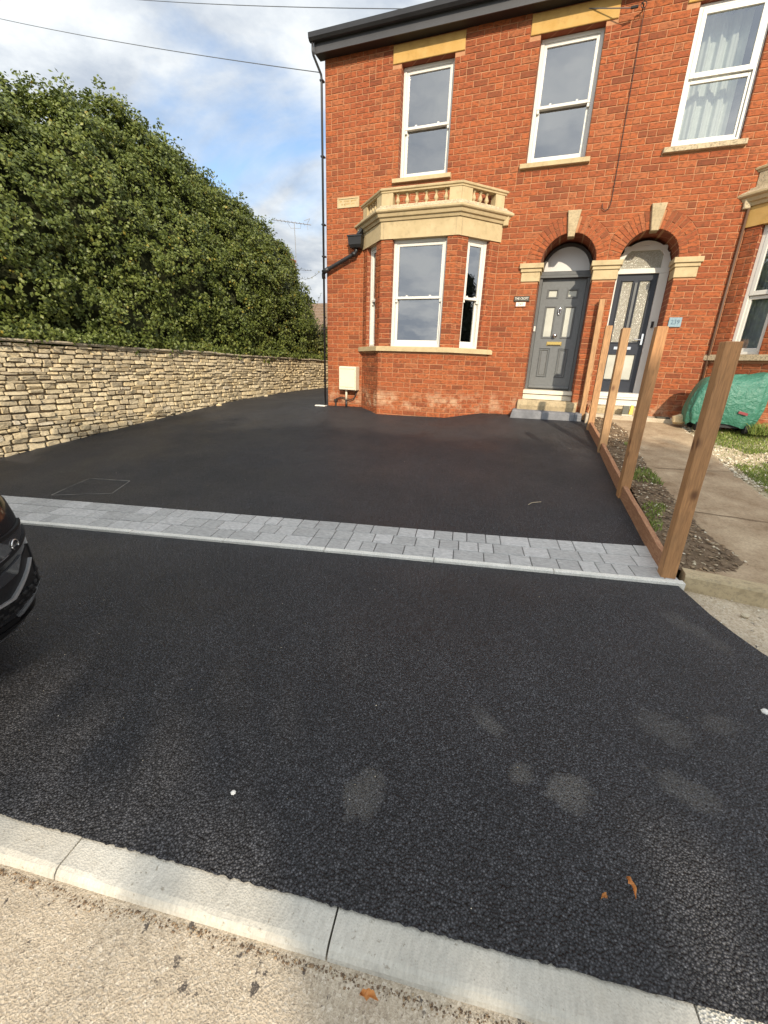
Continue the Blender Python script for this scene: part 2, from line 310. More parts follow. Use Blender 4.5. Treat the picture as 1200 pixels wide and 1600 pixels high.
def leafmat(name, stops, rough=0.45, trans=0.25):
    mt, nt, b, o = newmat(name)
    c = ramp(nt, tone_of(nt), stops).outputs[0]
    L(nt, c, b.inputs['Base Color']); b.inputs['Roughness'].default_value = rough; b.inputs['Specular IOR Level'].default_value = 0.4
    tl = N(nt, 'ShaderNodeBsdfTranslucent'); L(nt, c, tl.inputs['Color'])
    ms = N(nt, 'ShaderNodeMixShader'); ms.inputs[0].default_value = trans
    L(nt, b.outputs[0], ms.inputs[1]); L(nt, tl.outputs[0], ms.inputs[2]); L(nt, ms.outputs[0], o.inputs[0]); return mt
M['ivy'] = leafmat('ivy_leaf', [(0.0, (0.036, 0.054, 0.014)), (0.3, (0.090, 0.122, 0.027)), (0.7, (0.158, 0.195, 0.045)), (0.96, (0.22, 0.255, 0.065)), (1.0, (0.34, 0.26, 0.04))], 0.42)
M['shrub'] = leafmat('shrub_leaf', [(0.0, (0.03, 0.04, 0.012)), (0.5, (0.075, 0.09, 0.024)), (0.9, (0.16, 0.17, 0.05)), (1.0, (0.30, 0.26, 0.05))])
M['conifer'] = leafmat('conifer_needle', [(0.0, (0.012, 0.022, 0.012)), (1.0, (0.04, 0.06, 0.025))], 0.6, 0.1)
M['grass'] = leafmat('grass_blade', [(0.0, (0.10, 0.145, 0.028)), (0.5, (0.19, 0.255, 0.048)), (0.85, (0.27, 0.33, 0.07)), (1.0, (0.40, 0.35, 0.13))], 0.6)
M['bark'] = simple('bark', (0.085, 0.065, 0.045), 0.9, var=0.3, vscale=20)
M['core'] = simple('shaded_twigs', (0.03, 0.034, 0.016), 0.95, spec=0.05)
mt, nt, b, o = newmat('sawn_timber')
oi = N(nt, 'ShaderNodeObjectInfo'); tcn = N(nt, 'ShaderNodeTexCoord')
c0 = ramp(nt, oi.outputs['Random'], [(0, (0.39, 0.235, 0.112)), (0.5, (0.44, 0.26, 0.12)), (1, (0.45, 0.22, 0.085))]).outputs[0]
off = N(nt, 'ShaderNodeVectorMath', operation='ADD'); L(nt, tcn.outputs['Object'], off.inputs[0]); L(nt, oi.outputs['Random'], off.inputs[1])
gr = noise(nt, 9, 6, 0.6, vec=off.outputs[0], dist=1.6, sx=(6, 6, 0.5))
c = mix(nt, 1.0, c0, ramp(nt, gr, [(0.28, (0.55,)*3), (0.5, (0.95,)*3), (0.75, (1.28,)*3)]).outputs[0], 'MULTIPLY')
mk = N(nt, 'ShaderNodeMapping'); mk.inputs['Scale'].default_value = (1.0, 1.0, .62); L(nt, off.outputs[0], mk.inputs[0]); c = mix(nt, ramp(nt, noise(nt, 2.2, 4, 0.6, vec=off.outputs[0]), [(0.4, (0,)*3), (0.65, (0.55,)*3)]).outputs[0], c, (0.27, 0.15, 0.065))
kn = voro(nt, 6.5, vec=mk.outputs[0])
c = mix(nt, ramp(nt, kn.outputs['Distance'], [(0.05, (0.95,)*3), (0.11, (0.7,)*3), (0.16, (0.3,)*3), (0.23, (0,)*3)]).outputs[0], c, (0.13, 0.055, 0.02))
L(nt, c, b.inputs['Base Color']); b.inputs['Roughness'].default_value = 0.7; bump(nt, b, gr, 0.3, 0.003); M['wood'] = mt
mt, nt, b, o = newmat('rough_board')
gr = noise(nt, 14, 7, 0.7, dist=1.0, sx=(4, 0.8, 5))
c = ramp(nt, gr, [(0.3, (0.20, 0.09, 0.045)), (0.55, (0.36, 0.18, 0.09)), (0.75, (0.46, 0.29, 0.17))]).outputs[0]
L(nt, c, b.inputs['Base Color']); b.inputs['Roughness'].default_value = 0.75; bump(nt, b, gr, 0.35, 0.004); M['board'] = mt
mt, nt, b, o = newmat('green_plastic_sheet')
b.inputs['Base Color'].default_value = (0.045, 0.175, 0.118, 1); setin(b, Roughness=0.4); 
bump(nt, b, math_(nt, 'ADD', noise(nt, 7, 3, 0.5, dist=1.5), math_(nt, 'MULTIPLY', noise(nt, 26, 5, 0.6, dist=1.0), .4)), 0.75, 0.04); M['green'] = mt
M['red'] = simple('dull_red_label', (0.22, 0.03, 0.035), 0.5)
M['yellow'] = simple('yellow_plastic', (0.75, 0.48, 0.03), 0.4)
M['tool_grey'] = simple('grey_plastic', (0.12, 0.12, 0.095), 0.5)
M['tool_pale'] = simple('pale_plastic', (0.5, 0.47, 0.36), 0.5)
M['carpaint'] = simple('dark_car_paint', (0.010, 0.010, 0.011), 0.12, spec=0.8)
M['cartrim'] = simple('black_bumper_plastic', (0.009, 0.009, 0.0095), 0.55, spec=0.25)
M['satin'] = simple('satin_silver_trim', (0.55, 0.55, 0.55), 0.35, 0.85)
M['lens'] = simple('dark_lamp_lens', (0.03, 0.03, 0.032), 0.04, spec=1.0)
M['lamp'] = glass('headlamp_cover', (0.9, 0.9, 0.9), 0.08)
M['lampin'] = simple('headlamp_reflector', (0.5, 0.5, 0.5), 0.2, 0.9)
M['rubber'] = simple('tyre_rubber', (0.015, 0.015, 0.015), 0.8)
M['plaque'] = simple('dark_sign_slate', (0.055, 0.05, 0.035), 0.6)
M['letter'] = simple('white_lettering', (0.78, 0.75, 0.66), 0.6)
M['brown_tile'] = simple('brown_number_block', (0.28, 0.11, 0.05), 0.7)
M['blue_tile'] = simple('glazed_blue_tile', (0.24, 0.34, 0.38), 0.25, var=0.15, vscale=40)
M['blue_dark'] = simple('dark_blue_glaze', (0.06, 0.11, 0.16), 0.3)
M['cable'] = simple('cable_sheath', (0.03, 0.025, 0.022), 0.6)
M['wire_grey'] = simple('overhead_cable', (0.10, 0.11, 0.12), 0.6)
M['alu'] = simple('weathered_aluminium', (0.30, 0.30, 0.30), 0.5, 0.6)
M['dull_steel'] = simple('dull_steel_rim', (0.22, 0.21, 0.19), 0.6, 0.4, var=0.5, vscale=5)
M['tile'] = simple('brown_roof_tile', (0.19, 0.13, 0.085), 0.85, var=0.3, vscale=12)
M['render'] = simple('grey_render', (0.50, 0.52, 0.52), 0.9, var=0.08)
M['dry_leaf'] = simple('dry_orange_leaf', (0.52, 0.23, 0.07), 0.6, var=0.2, vscale=60)
M['white_stone'] = simple('white_chipping', (0.7, 0.68, 0.62), 0.8)
M['step_block'] = conc('dark_grey_block', (0.15, 0.155, 0.165), (0.25, 0.255, 0.265), 6, 90, 0.4)
M['leadflat'] = simple('lead_flat', (0.14, 0.145, 0.15), 0.6)

# ------------------------------------------------------------------ mesh helpers
class MB:
    def __init__(s): s.v = []; s.f = []; s.t = []; s.cur = 0.0; s.m = []; s.mi = 0
    def add(s, vs, fs):
        o = len(s.v); s.v += [tuple(x) for x in vs]
        for f in fs: s.f.append(tuple(i+o for i in f)); s.t.append(s.cur); s.m.append(s.mi)
    def quad(s, a, b, c, d): s.add((a, b, c, d), ((0, 1, 2, 3),))
    def hexa(s, p):   # 8 corners: bottom ring 0-3 (ccw from above), top ring 4-7
        s.add(p, ((3, 2, 1, 0), (4, 5, 6, 7), (0, 1, 5, 4), (1, 2, 6, 5), (2, 3, 7, 6), (3, 0, 4, 7)))
    def box(s, x0, x1, y0, y1, z0, z1):
        s.hexa(((x0, y0, z0), (x1, y0, z0), (x1, y1, z0), (x0, y1, z0), (x0, y0, z1), (x1, y0, z1), (x1, y1, z1), (x0, y1, z1)))
    def fbox(s, F, u0, u1, d0, d1, z0, z1):   # frame box; d outward, d0<d1
        s.hexa([F(u0, d1, z0), F(u1, d1, z0), F(u1, d0, z0), F(u0, d0, z0), F(u0, d1, z1), F(u1, d1, z1), F(u1, d0, z1), F(u0, d0, z1)])
    def cbox(s, F, u0, u1, d0, d1, z0, z1, c=0.008):  # box with chamfered front
        s.loft([[F(u0, d0, z0), F(u1, d0, z0), F(u1, d0, z1), F(u0, d0, z1)], [F(u0, d1-c, z0), F(u1, d1-c, z0), F(u1, d1-c, z1), F(u0, d1-c, z1)],
                [F(u0+c, d1, z0+c), F(u1-c, d1, z0+c), F(u1-c, d1, z1-c), F(u0+c, d1, z1-c)]])
    def loft(s, rings, closed=True, caps=True):
        n = len(rings[0]); vs = [p for r in rings for p in r]; fs = []
        for i in range(len(rings)-1):
            for j in range(n if closed else n-1):
                a = i*n+j; b_ = i*n+(j+1) % n
                fs.append((a, b_, b_+n, a+n))
        if caps: fs.append(tuple(range(n-1, -1, -1))); fs.append(tuple(range((len(rings)-1)*n, len(rings)*n)))
        s.add(vs, fs)
    def tube(s, pts, r, n=8, caps=True):
        pts = [Vector(p) for p in pts]; rings = []
        rr = r if isinstance(r, (list, tuple)) else [r]*len(pts)
        up = None
        for i, p in enumerate(pts):
            d = (pts[min(i+1, len(pts)-1)] - pts[max(i-1, 0)]).normalized()
            a = d.orthogonal().normalized() if up is None else (up - d*up.dot(d)).normalized()
            up = a; b_ = d.cross(a)
            rings.append([p + (a*math.cos(2*PI*k/n) + b_*math.sin(2*PI*k/n))*rr[i] for k in range(n)])
        s.loft(rings, True, caps)
    def lathe(s, base, prof, n=10):
        rings = [[(base[0]+r*math.cos(2*PI*k/n), base[1]+r*math.sin(2*PI*k/n), base[2]+z) for k in range(n)] for r, z in prof]
        s.loft(rings)
    def prism(s, poly, z0, z1):
        s.loft([[(x, y, z0) for x, y in poly], [(x, y, z1) for x, y in poly]])
def link(o, parent=None, off=None):
    col.objects.link(o)
    if parent is not None:
        o.parent = parent
        if parent.parent is None: o.matrix_parent_inverse = Matrix.Translation(-ROOTLOC.get(parent.name, Vector((0, 0, 0))))
    return o
ROOTLOC = {}
def mesh_of(name, mb, mats, smooth=False):
    me = bpy.data.meshes.new(name); me.from_pydata(mb.v, [], mb.f)
    ms = mats if isinstance(mats, (list, tuple)) else [mats]
    for k in ms: me.materials.append(M[k])
    if len(ms) > 1: me.polygons.foreach_set('material_index', mb.m)
    if any(mb.t):
        at = me.attributes.new('tone', 'FLOAT', 'FACE'); at.data.foreach_set('value', mb.t)
    if smooth: me.polygons.foreach_set('use_smooth', [True]*len(me.polygons))
    me.update(); return me
def obj(name, mb, mats, parent=None, smooth=False, kind=None, label=None, bevel=0):
    o = bpy.data.objects.new(name, mesh_of(name, mb, mats, smooth)); link(o, parent)
    if kind: o['kind'] = kind
    if label: o['label'] = label
    if bevel:
        bv = o.modifiers.new('bevel', 'BEVEL'); bv.width = bevel; bv.segments = 2; bv.limit_method = 'ANGLE'
    return o
def tag(o, label, cat, group=None):
    o['label'] = label; o['category'] = cat
    if group: o['group'] = group
    return o
def thing(name, label, cat, loc, group=None):
    o = bpy.data.objects.new(name, None); col.objects.link(o); o.location = loc; o.empty_display_size = 0.1
    ROOTLOC[o.name] = Vector(loc); return tag(o, label, cat, group)
def solo(name, mb, mats, loc, label, cat, group=None, smooth=False, bevel=0, rot=None):
    """a thing that is one mesh, its vertices given in world space"""
    l = Vector(loc); mb.v = [tuple(Vector(p)-l) for p in mb.v]
    o = obj(name, mb, mats, None, smooth, bevel=bevel); o.location = l; return tag(o, label, cat, group)
def frame(O, U, Nn):
    O = Vector(O); U = Vector(U); Nn = Vector(Nn)
    return lambda u, d, z: O + U*u + Nn*d + Vector((0, 0, z))
def lattice(mb, fn, us, vs):
    o = len(mb.v); nv = len(vs)
    mb.v += [tuple(fn(u, v)) for u in us for v in vs]
    for i in range(len(us)-1):
        for j in range(nv-1):
            a = o+i*nv+j; mb.f.append((a, a+nv, a+nv+1, a+1)); mb.t.append(mb.cur); mb.m.append(mb.mi)

# ------------------------------------------------------------------ terrain heights
XP = [-9, -6.6, -5.05, -3.8, -2.3, -.8, -.25, 0, 2, 4.7, 8, 20]
ZL = [-.70, -.66, -.53, -.40, -.25, -.10, -.05, -.03, .06, .13, .2, .4]
ZR = [-.62, -.585, -.50, -.31, -.16, .02, .09, .12, .2, .25, .3, .45]
def G(x, y):
    a = float(np.interp(y, XP, ZL)); b_ = float(np.interp(y, XP, ZR)); return a+(b_-a)*(x+2.65)/8.05
def zkerb(x): return -.60+.012*(x-4.2)
KA = Vector((3.342, -8.109)); KD = Vector((1.823, .285)).normalized(); KN = Vector((KD.y, -KD.x))   # KN towards the road
def kerb_pt(s, off): p = KA+KD*s+KN*off; return p
SD = Vector((6.244, 1.224)).normalized(); SN = Vector((-SD.y, SD.x))
S0 = Vector((-.618, -6.533))       # a point of the strip's front line
S1 = Vector((5.692, -5.383)); SLEN = (S1-S0).length; SD = (S1-S0).normalized(); SN = Vector((-SD.y, SD.x))
XPP = [-9, -5.3, -5.1, -3.8, -2.1, -.8, -.3, 0, 6]
ZPP = [-.50, -.475, -.46, -.275, -.10, .10, .18, .205, .22]
def GP(x, y): return float(np.interp(y, XPP, ZPP)) - 0.004*(x-6)

# ================================================================== THE SETTING
mb = MB(); lattice(mb, lambda u, v: (u, v, -1.05 + 0.0), [-700, -60, -20, 0, 20, 60, 700], [-700, -60, -20, 0, 20, 60, 700])
obj('ground', mb, 'terrain', kind='structure')
# road
mb = MB()
def road_z(s, off): return -.630+.012*(KA.x+KD.x*s-4.2) - 0.02*max(0, off-.125)
lattice(mb, lambda s, off: (*kerb_pt(s, off), road_z(s, off)), [-40, -20, -10, -6, -3, -1, 0, 1, 2, 3, 4, 6, 10, 20, 40], [.10, .16, .3, .6, 1.2, 2.5, 4.5, 7])
obj('road', mb, 'road', kind='structure')
# far footway and verge across the road
mb = MB(); lattice(mb, lambda s, off: (*kerb_pt(s, off), -.66+.012*KD.x*s), [-40, -10, 0, 10, 40], [7.001, 9, 14, 60])
obj('far_verge', mb, 'terrain', kind='structure')
# driveway (behind the paver strip) and alley
mb = MB()
ys = list(np.linspace(-6.9, 9.0, 70))
def drive_pt(u, y):
    xl = -2.75; xr = 5.46+.03*max(0, -y)
    if y > -.02: xr = min(xr, 5.35)
    x = xl+(xr-xl)*u
    return (x, y, G(x, y)+.004*mnoise.noise((x*1.1, y*1.1, 0)))
lattice(mb, drive_pt, np.linspace(0, 1, 40), ys)
# cut away what lies in front of the strip's front line
keep = []
for f, t_, m_ in zip(mb.f, mb.t, mb.m):
    cx = sum(mb.v[i][0] for i in f)/4; cy = sum(mb.v[i][1] for i in f)/4
    if (Vector((cx, cy))-S0).dot(SN) > .42: keep.append(f)
mb.f = keep; mb.t = [0]*len(keep); mb.m = [0]*len(keep)
obj('driveway', mb, 'tarmac', kind='structure', smooth=True)
# band of tarmac that meets the strip's back row
mb = MB()
def band(s, w):
    p = S0+SD*s+SN*w; z = G(p.x, p.y)+.004*mnoise.noise((p.x*1.1, p.y*1.1, 0))
    return (p.x, p.y, z+(.003 if w < 1.2 else -.006))
lattice(mb, band, np.linspace(-2.2, SLEN-.06, 60), [.578, .7, .9, 1.1, 1.25])
obj('driveway_edge', mb, 'tarmac', kind='structure', smooth=True)
# apron between strip and kerb
mb = MB()
def apron(u, v):
    s = -6+(SLEN+6.0)*u
    a = S0+SD*s; za = G(a.x, a.y)-.006
    tt = (a-KA).dot(KD)
    jag = .004*mnoise.noise((tt*7, 3, 0))+.006*mnoise.noise((tt*45, 7, 0))+.005*mnoise.noise((tt*110, 9, 0))
    k = kerb_pt(tt, .014+jag); zk = zkerb(k.x)+.007+.012*1.9*max(0, (u-.90)/.10)*v
    bulge = 0.0
    ex = float(np.interp(v, [0, .18, .30, .42, .65, 1], [0, .05, .13, .27, .75, 1.9]))*max(0, (u-.90)/.10)
    p = a.lerp(k, v)+KD*ex; z = za+(zk-za)*v + .006*mnoise.noise((p.x*1.3, p.y*1.3, 5))*math.sin(PI*v)
    return (p.x, p.y, z)
lattice(mb, apron, list(np.linspace(0, .5, 30))+list(np.linspace(.502, 1, 700)), list(np.linspace(0, 1, 14)))
obj('footway_apron', mb, 'tarmac', kind='structure', smooth=True)
# old footway to the right
mb = MB(); lattice(mb, lambda u, v: (u, v, -.592-.002*(u-5.7)+.006*mnoise.noise((u*2, v*2, 0))), np.linspace(5.66, 16, 60), np.linspace(-7.3, -5.15, 24))
obj('old_footway', mb, 'old_path', kind='structure', smooth=True)

# kerb
kerb = thing('kerb', 'pale dropped concrete kerb between black tarmac and road', 'kerb', (*kerb_pt(0, .06), -.63)); 
del kerb['category'], kerb['label']; kerb['kind'] = 'structure'
def kerb_stone(s0, s1, mat):
    mbk = MB(); prof = [(0.0, 0.0), (.093, 0.0), (.106, -.004), (.116, -.016), (.122, -.04), (.122, -.14), (0, -.14)]
    ss = [s0+.003+(s1-s0-.006)*i/10 for i in range(11)]
    rings = []
    for s in ss:
        p0 = kerb_pt(s, 0); zb = zkerb(p0.x)
        rings.append([(*kerb_pt(s, o_+.0025*mnoise.noise((s*14, o_*60, z_*40))), zb+z_+.0025*mnoise.noise((s*11, o_*50, 2))) for o_, z_ in prof])
    mbk.loft(rings); return obj('kerb_stone', mbk, mat, kerb)
joints = [-5.52, -4.6, -3.68, -2.76, -1.84, -.92, 0, .897, 1.845]
for a_, b_ in zip(joints, joints[1:]): kerb_stone(a_, b_, 'kerb')
for i in range(6): kerb_stone(1.845+.915*i, 1.845+.915*(i+1), 'kerb_rough')

# paver strip
strip = thing('paver_strip', 'x', 'x', (*S0, -.65)); del strip['category'], strip['label']; strip['kind'] = 'structure'
mb = MB()
lattice(mb, lambda s, w: (*(S0+SD*s+SN*w), G(*(S0+SD*s+SN*w))-.008), np.linspace(-2.2, SLEN+.02, 40), [.0, .2, .4, .6])
obj('sand_bed', mb, 'joint', strip)
def slab(name, s0, s1, w0, w1, mat, h=.012, gap=.003, cz=.005):
    mbk = MB(); rings = []
    jit = random.uniform(-.0015, .0015)
    def P(s, w, dz): p = S0+SD*s+SN*w; return (p.x, p.y, G(p.x, p.y)+dz+jit)
    a, b_, c_, d_ = s0+gap, s1-gap, w0+gap, w1-gap
    def ring(ins, dz): return [P(a+ins, c_+ins, dz), P(b_-ins, c_+ins, dz), P(b_-ins, d_-ins, dz), P(a+ins, d_-ins, dz)]
    mbk.loft([ring(0, -.05), ring(0, h-.004-cz+.004), ring(cz, h-.001)])
    return obj(name, mbk, mat, strip)
rowsW = [(.055, .228), (.228, .401), (.401, .578)]
for ri, (w0, w1) in enumerate(rowsW):
    s = SLEN+.10-ri*.05
    while s > -2.1:
        ln = random.choice((.125, .165, .165, .205, .245, .245))
        slab('paver', max(s-ln, -2.2), min(s, SLEN+.03), w0, w1, 'paver'); s -= ln
s = SLEN+.05
while s > -2.1:
    slab('edging_stone', s-.915, s, .0, .055, 'edging', h=.016); s -= .915

# ================================================================== HOUSES
COURSE = .0878; BL = .247
ALLB = {0: [], 1: []}   # bricks per house: (4 corners front, outward normal)
def lay(F, nrm, u0, u1, z0, z1, excl, house, phase=0.0):
    k0 = int(math.floor(z0/COURSE)); k1 = int(math.ceil(z1/COURSE))
    for k in range(k0, k1):
        a, b_ = k*COURSE+.0055, (k+1)*COURSE-.0045
        a2, b2 = max(a, z0), min(b_, z1)
        if b2-a2 < .035: continue
        # free spans at bottom and top of the row
        spans = [[u0, u0, u1, u1]]    # left bottom, left top, right bottom, right top
        for e in excl:
            zl, zh, fn = e
            ov = min(b2, zh)-max(a2, zl)
            if ov < .3*(b2-a2): continue
            lb, rb = fn(min(max(a2, zl), zh)); lt, rtp = fn(min(max(b2, zl), zh))
            if lb is None or lt is None:
                if lb is None and lt is None: continue
                if lb is None: lb = rb = (lt+rtp)/2
                if lt is None: lt = rtp = (lb+rb)/2
            ns = []
            for sp_ in spans:
                if max(rb, rtp) <= min(sp_[0], sp_[1]) or min(lb, lt) >= max(sp_[2], sp_[3]): ns.append(sp_); continue
                if min(lb, lt) > min(sp_[0], sp_[1])+.01: ns.append([sp_[0], sp_[1], lb-.004, lt-.004])
                if max(rb, rtp) < max(sp_[2], sp_[3])-.01: ns.append([rb+.004, rtp+.004, sp_[2], sp_[3]])
            spans = ns
        # joints of this row
        ph = (k % 2)*BL/2+phase
        rr = random.Random(k*31+house*7+int(nrm.x*10)); js = []
        x = math.floor((u0-ph)/BL)*BL+ph-BL
        while x < u1+BL:
            js.append(x+rr.uniform(-.007, .007))
            if rr.random() < .13: js.append(x+BL/2+rr.uniform(-.006, .006))
            x += BL
        for sp_ in spans:
            lm, rm = max(sp_[0], sp_[1]), min(sp_[2], sp_[3])
            cuts = [j for j in js if lm+.045 < j < rm-.045]
            ed = [None]+cuts+[None]
            for i in range(len(ed)-1):
                lb_, lt_ = (sp_[0], sp_[1]) if ed[i] is None else (ed[i]+.005,)*2
                rb_, rt_ = (sp_[2], sp_[3]) if ed[i+1] is None else (ed[i+1]-.005,)*2
                if max(rb_-lb_, rt_-lt_) < .02: continue
                w = rr.uniform(-.002, .002)
                rect = abs(lb_-lt_) < 1e-4 and abs(rb_-rt_) < 1e-4 and b2-a2 > .07
                ALLB[house].append(([F(lb_, 0, a2+w), F(rb_, 0, a2+w), F(rt_, 0, b2+w), F(lt_, 0, b2+w)], nrm, rect))
def rect_ex(x0, x1, z0, z1): return (z0, z1, lambda z: (x0, x1))
def arc_ex(cx, z0, r):
    def fn(z):
        d = z-z0
        if d >= r: return (None, None)
        w = math.sqrt(max(r*r-d*d, 0)); return (cx-w, cx+w)
    return (z0, z0+r, fn)
def brick_geo(mb, p, n, jig=.0018):
    c = sum((Vector(q) for q in p), Vector())/4; n = Vector(n)
    mb.cur = random.random()
    o = [Vector(q) for q in p]; back = [q-n*.03 for q in o]; mid = [q-n*.0045 for q in o]; fr = []
    for q in o:
        d = (c-q); s_ = .0045/max(min(abs(d.z), d.length), .01)
        fr.append(q+d*min(s_, .12)+n*random.uniform(-jig, jig))
    mb.loft([back, mid, fr], True, False); mb.add(fr, ((0, 1, 2, 3),))
def flush_bricks(house, root):
    bl = ALLB[house]; scored = []
    for b_ in bl:
        q = [project(p) for p in b_[0]]
        ok = all(0 < a[0] < 1200 and a[1] < 1600 and a[1] > 0 for a in q)
        ar = abs(sum(q[i][0]*q[(i+1) % 4][1]-q[(i+1) % 4][0]*q[i][1] for i in range(4)))/2 if ok else 0
        behind = house == 0 and b_[1].y == -1 and .95 < b_[0][0].x < 3.3 and b_[0][0].z < 3.75
        scored.append((0 if behind else ar, b_))
    scored.sort(key=lambda t_: -t_[0])
    single, rest = scored[:298], scored[298:]
    protos = []
    for i in range(8):
        mbk = MB(); w, h = .1175, .0388
        brick_geo(mbk, [(-w, 0, -h), (w, 0, -h), (w, 0, h), (-w, 0, h)], (0, -1, 0)); mbk.t = [0]*len(mbk.t)
        protos.append(mesh_of('brick', mbk, 'brick'))
    for ar, (p, n, rect) in single:
        if rect:
            o = bpy.data.objects.new('brick', random.choice(protos)); link(o, root)
            c = sum((Vector(q) for q in p), Vector())/4; u = (Vector(p[1])-Vector(p[0]))
            o.location = c; o.rotation_euler = (0, 0, math.atan2(u.y, u.x)); o.scale = (u.length/.235, 1, (Vector(p[3])-Vector(p[0])).length/.0776)
        else:
            mbk = MB(); brick_geo(mbk, p, n); mbk.t = [0]*len(mbk.t); obj('brick', mbk, 'brick', root)
    mbk = MB()
    for ar, (p, n, rect) in rest: brick_geo(mbk, p, n)
    obj('brickwork', mbk, 'brick', root, kind='stuff')

def column_wall(mb, F, xs, cols, depth=.0, d=-.008):
    """cols: function(x0,x1)-> list of (zb0,zb1,zt0,zt1)"""
    for x0, x1 in zip(xs, xs[1:]):
        for zb0, zb1, zt0, zt1 in cols(x0, x1): mb.quad(F(x0, d, zb0), F(x1, d, zb1), F(x1, d, zt1), F(x0, d, zt0))
def facade_cols(ZB, ZT, rects, arches):
    def cols(x0, x1):
        xm = (x0+x1)/2; cuts = []
        for a, b_, c_, d_ in rects:
            if a <= xm <= b_: cuts.append((c_, c_, d_, d_))
        for cx, hw, zb, zs in arches:
            if abs(xm-cx) < hw:
                t0 = zs+math.sqrt(max(hw*hw-(x0-cx)**2, 0)); t1 = zs+math.sqrt(max(hw*hw-(x1-cx)**2, 0)); cuts.append((zb, zb, t0, t1))
        cuts.sort(); out = []; b0 = b1 = ZB
        for c0, c1, t0, t1 in cuts:
            if c0 > b0: out.append((b0, b1, c0, c1))
            b0, b1 = t0, t1
        out.append((b0, b1, ZT, ZT)); return out
    return cols
FF = frame((0, 0, 0), (1, 0, 0), (0, -1, 0))     # main facade: u = x, d = -y
ZTOP = 6.05
houseA = thing('brick_house', 'red brick house with grey panelled front door beside the driveway, left half of pair', 'house', (2.6, 0, .02), 'pair of red brick semi-detached houses')
houseB = thing('brick_house', 'red brick house with glazed navy door and curtained upstairs window, right half of pair', 'house', (7.8, 0, .2), 'pair of red brick semi-detached houses')
HS = [houseA, houseB]
DOORS = [(4.597, .435, .28, 2.68), (5.803, .415, .27, 2.68)]   # centre, half width, bottom, springing
WINS = {0: [(1.465, 2.384, 4.14, 5.765), (3.707, 4.61, 4.15, 5.765)], 1: [(5.78, 6.655, 4.15, 5.765), (8.03, 8.95, 4.14, 5.765)]}
BAYX = [.81, 7.0]
PARTY = 5.2
R_OUT = .70
KEYS = [(4.583, 3.045, .05, 3.425, .104), (5.797, 3.06, .052, 3.43, .106)]
def excl_for(h):
    ex = []
    for (a, b_, c_, d_) in WINS[h]:
        ex += [rect_ex(a, b_, c_, d_), rect_ex(a-.16, b_+.16, 5.765, 6.012), rect_ex(a-.10, b_+.08, 4.055, 4.15)]
    cx, hw, zb, zs = DOORS[h]
    ex += [rect_ex(cx-hw, cx+hw, zb-.4, zs), rect_ex(cx-hw-.29, cx-hw+.02, 2.40, 2.68), rect_ex(cx+hw-.02, cx+hw+.30, 2.40, 2.68)]
    for c in DOORS: ex.append(arc_ex(c[0], 2.68, R_OUT-.015))
    for kx, kz0, kw0, kz1, kw1 in KEYS: ex.append((kz0, kz1, lambda z, kx=kx, kz0=kz0, kw0=kw0, kz1=kz1, kw1=kw1: (kx-kw0-(kw1-kw0)*(z-kz0)/(kz1-kz0), kx+kw0+(kw1-kw0)*(z-kz0)/(kz1-kz0))))
    bx = BAYX[h]
    ex += [rect_ex(bx+.0, bx+2.61, -.4, 3.45), rect_ex(bx-.10, bx+2.71, 3.26, 3.46)]
    if h == 0: ex.append(rect_ex(.245, .705, 3.762, 3.932))
    return ex
XR = [(0, PARTY), (PARTY, 10.42)]
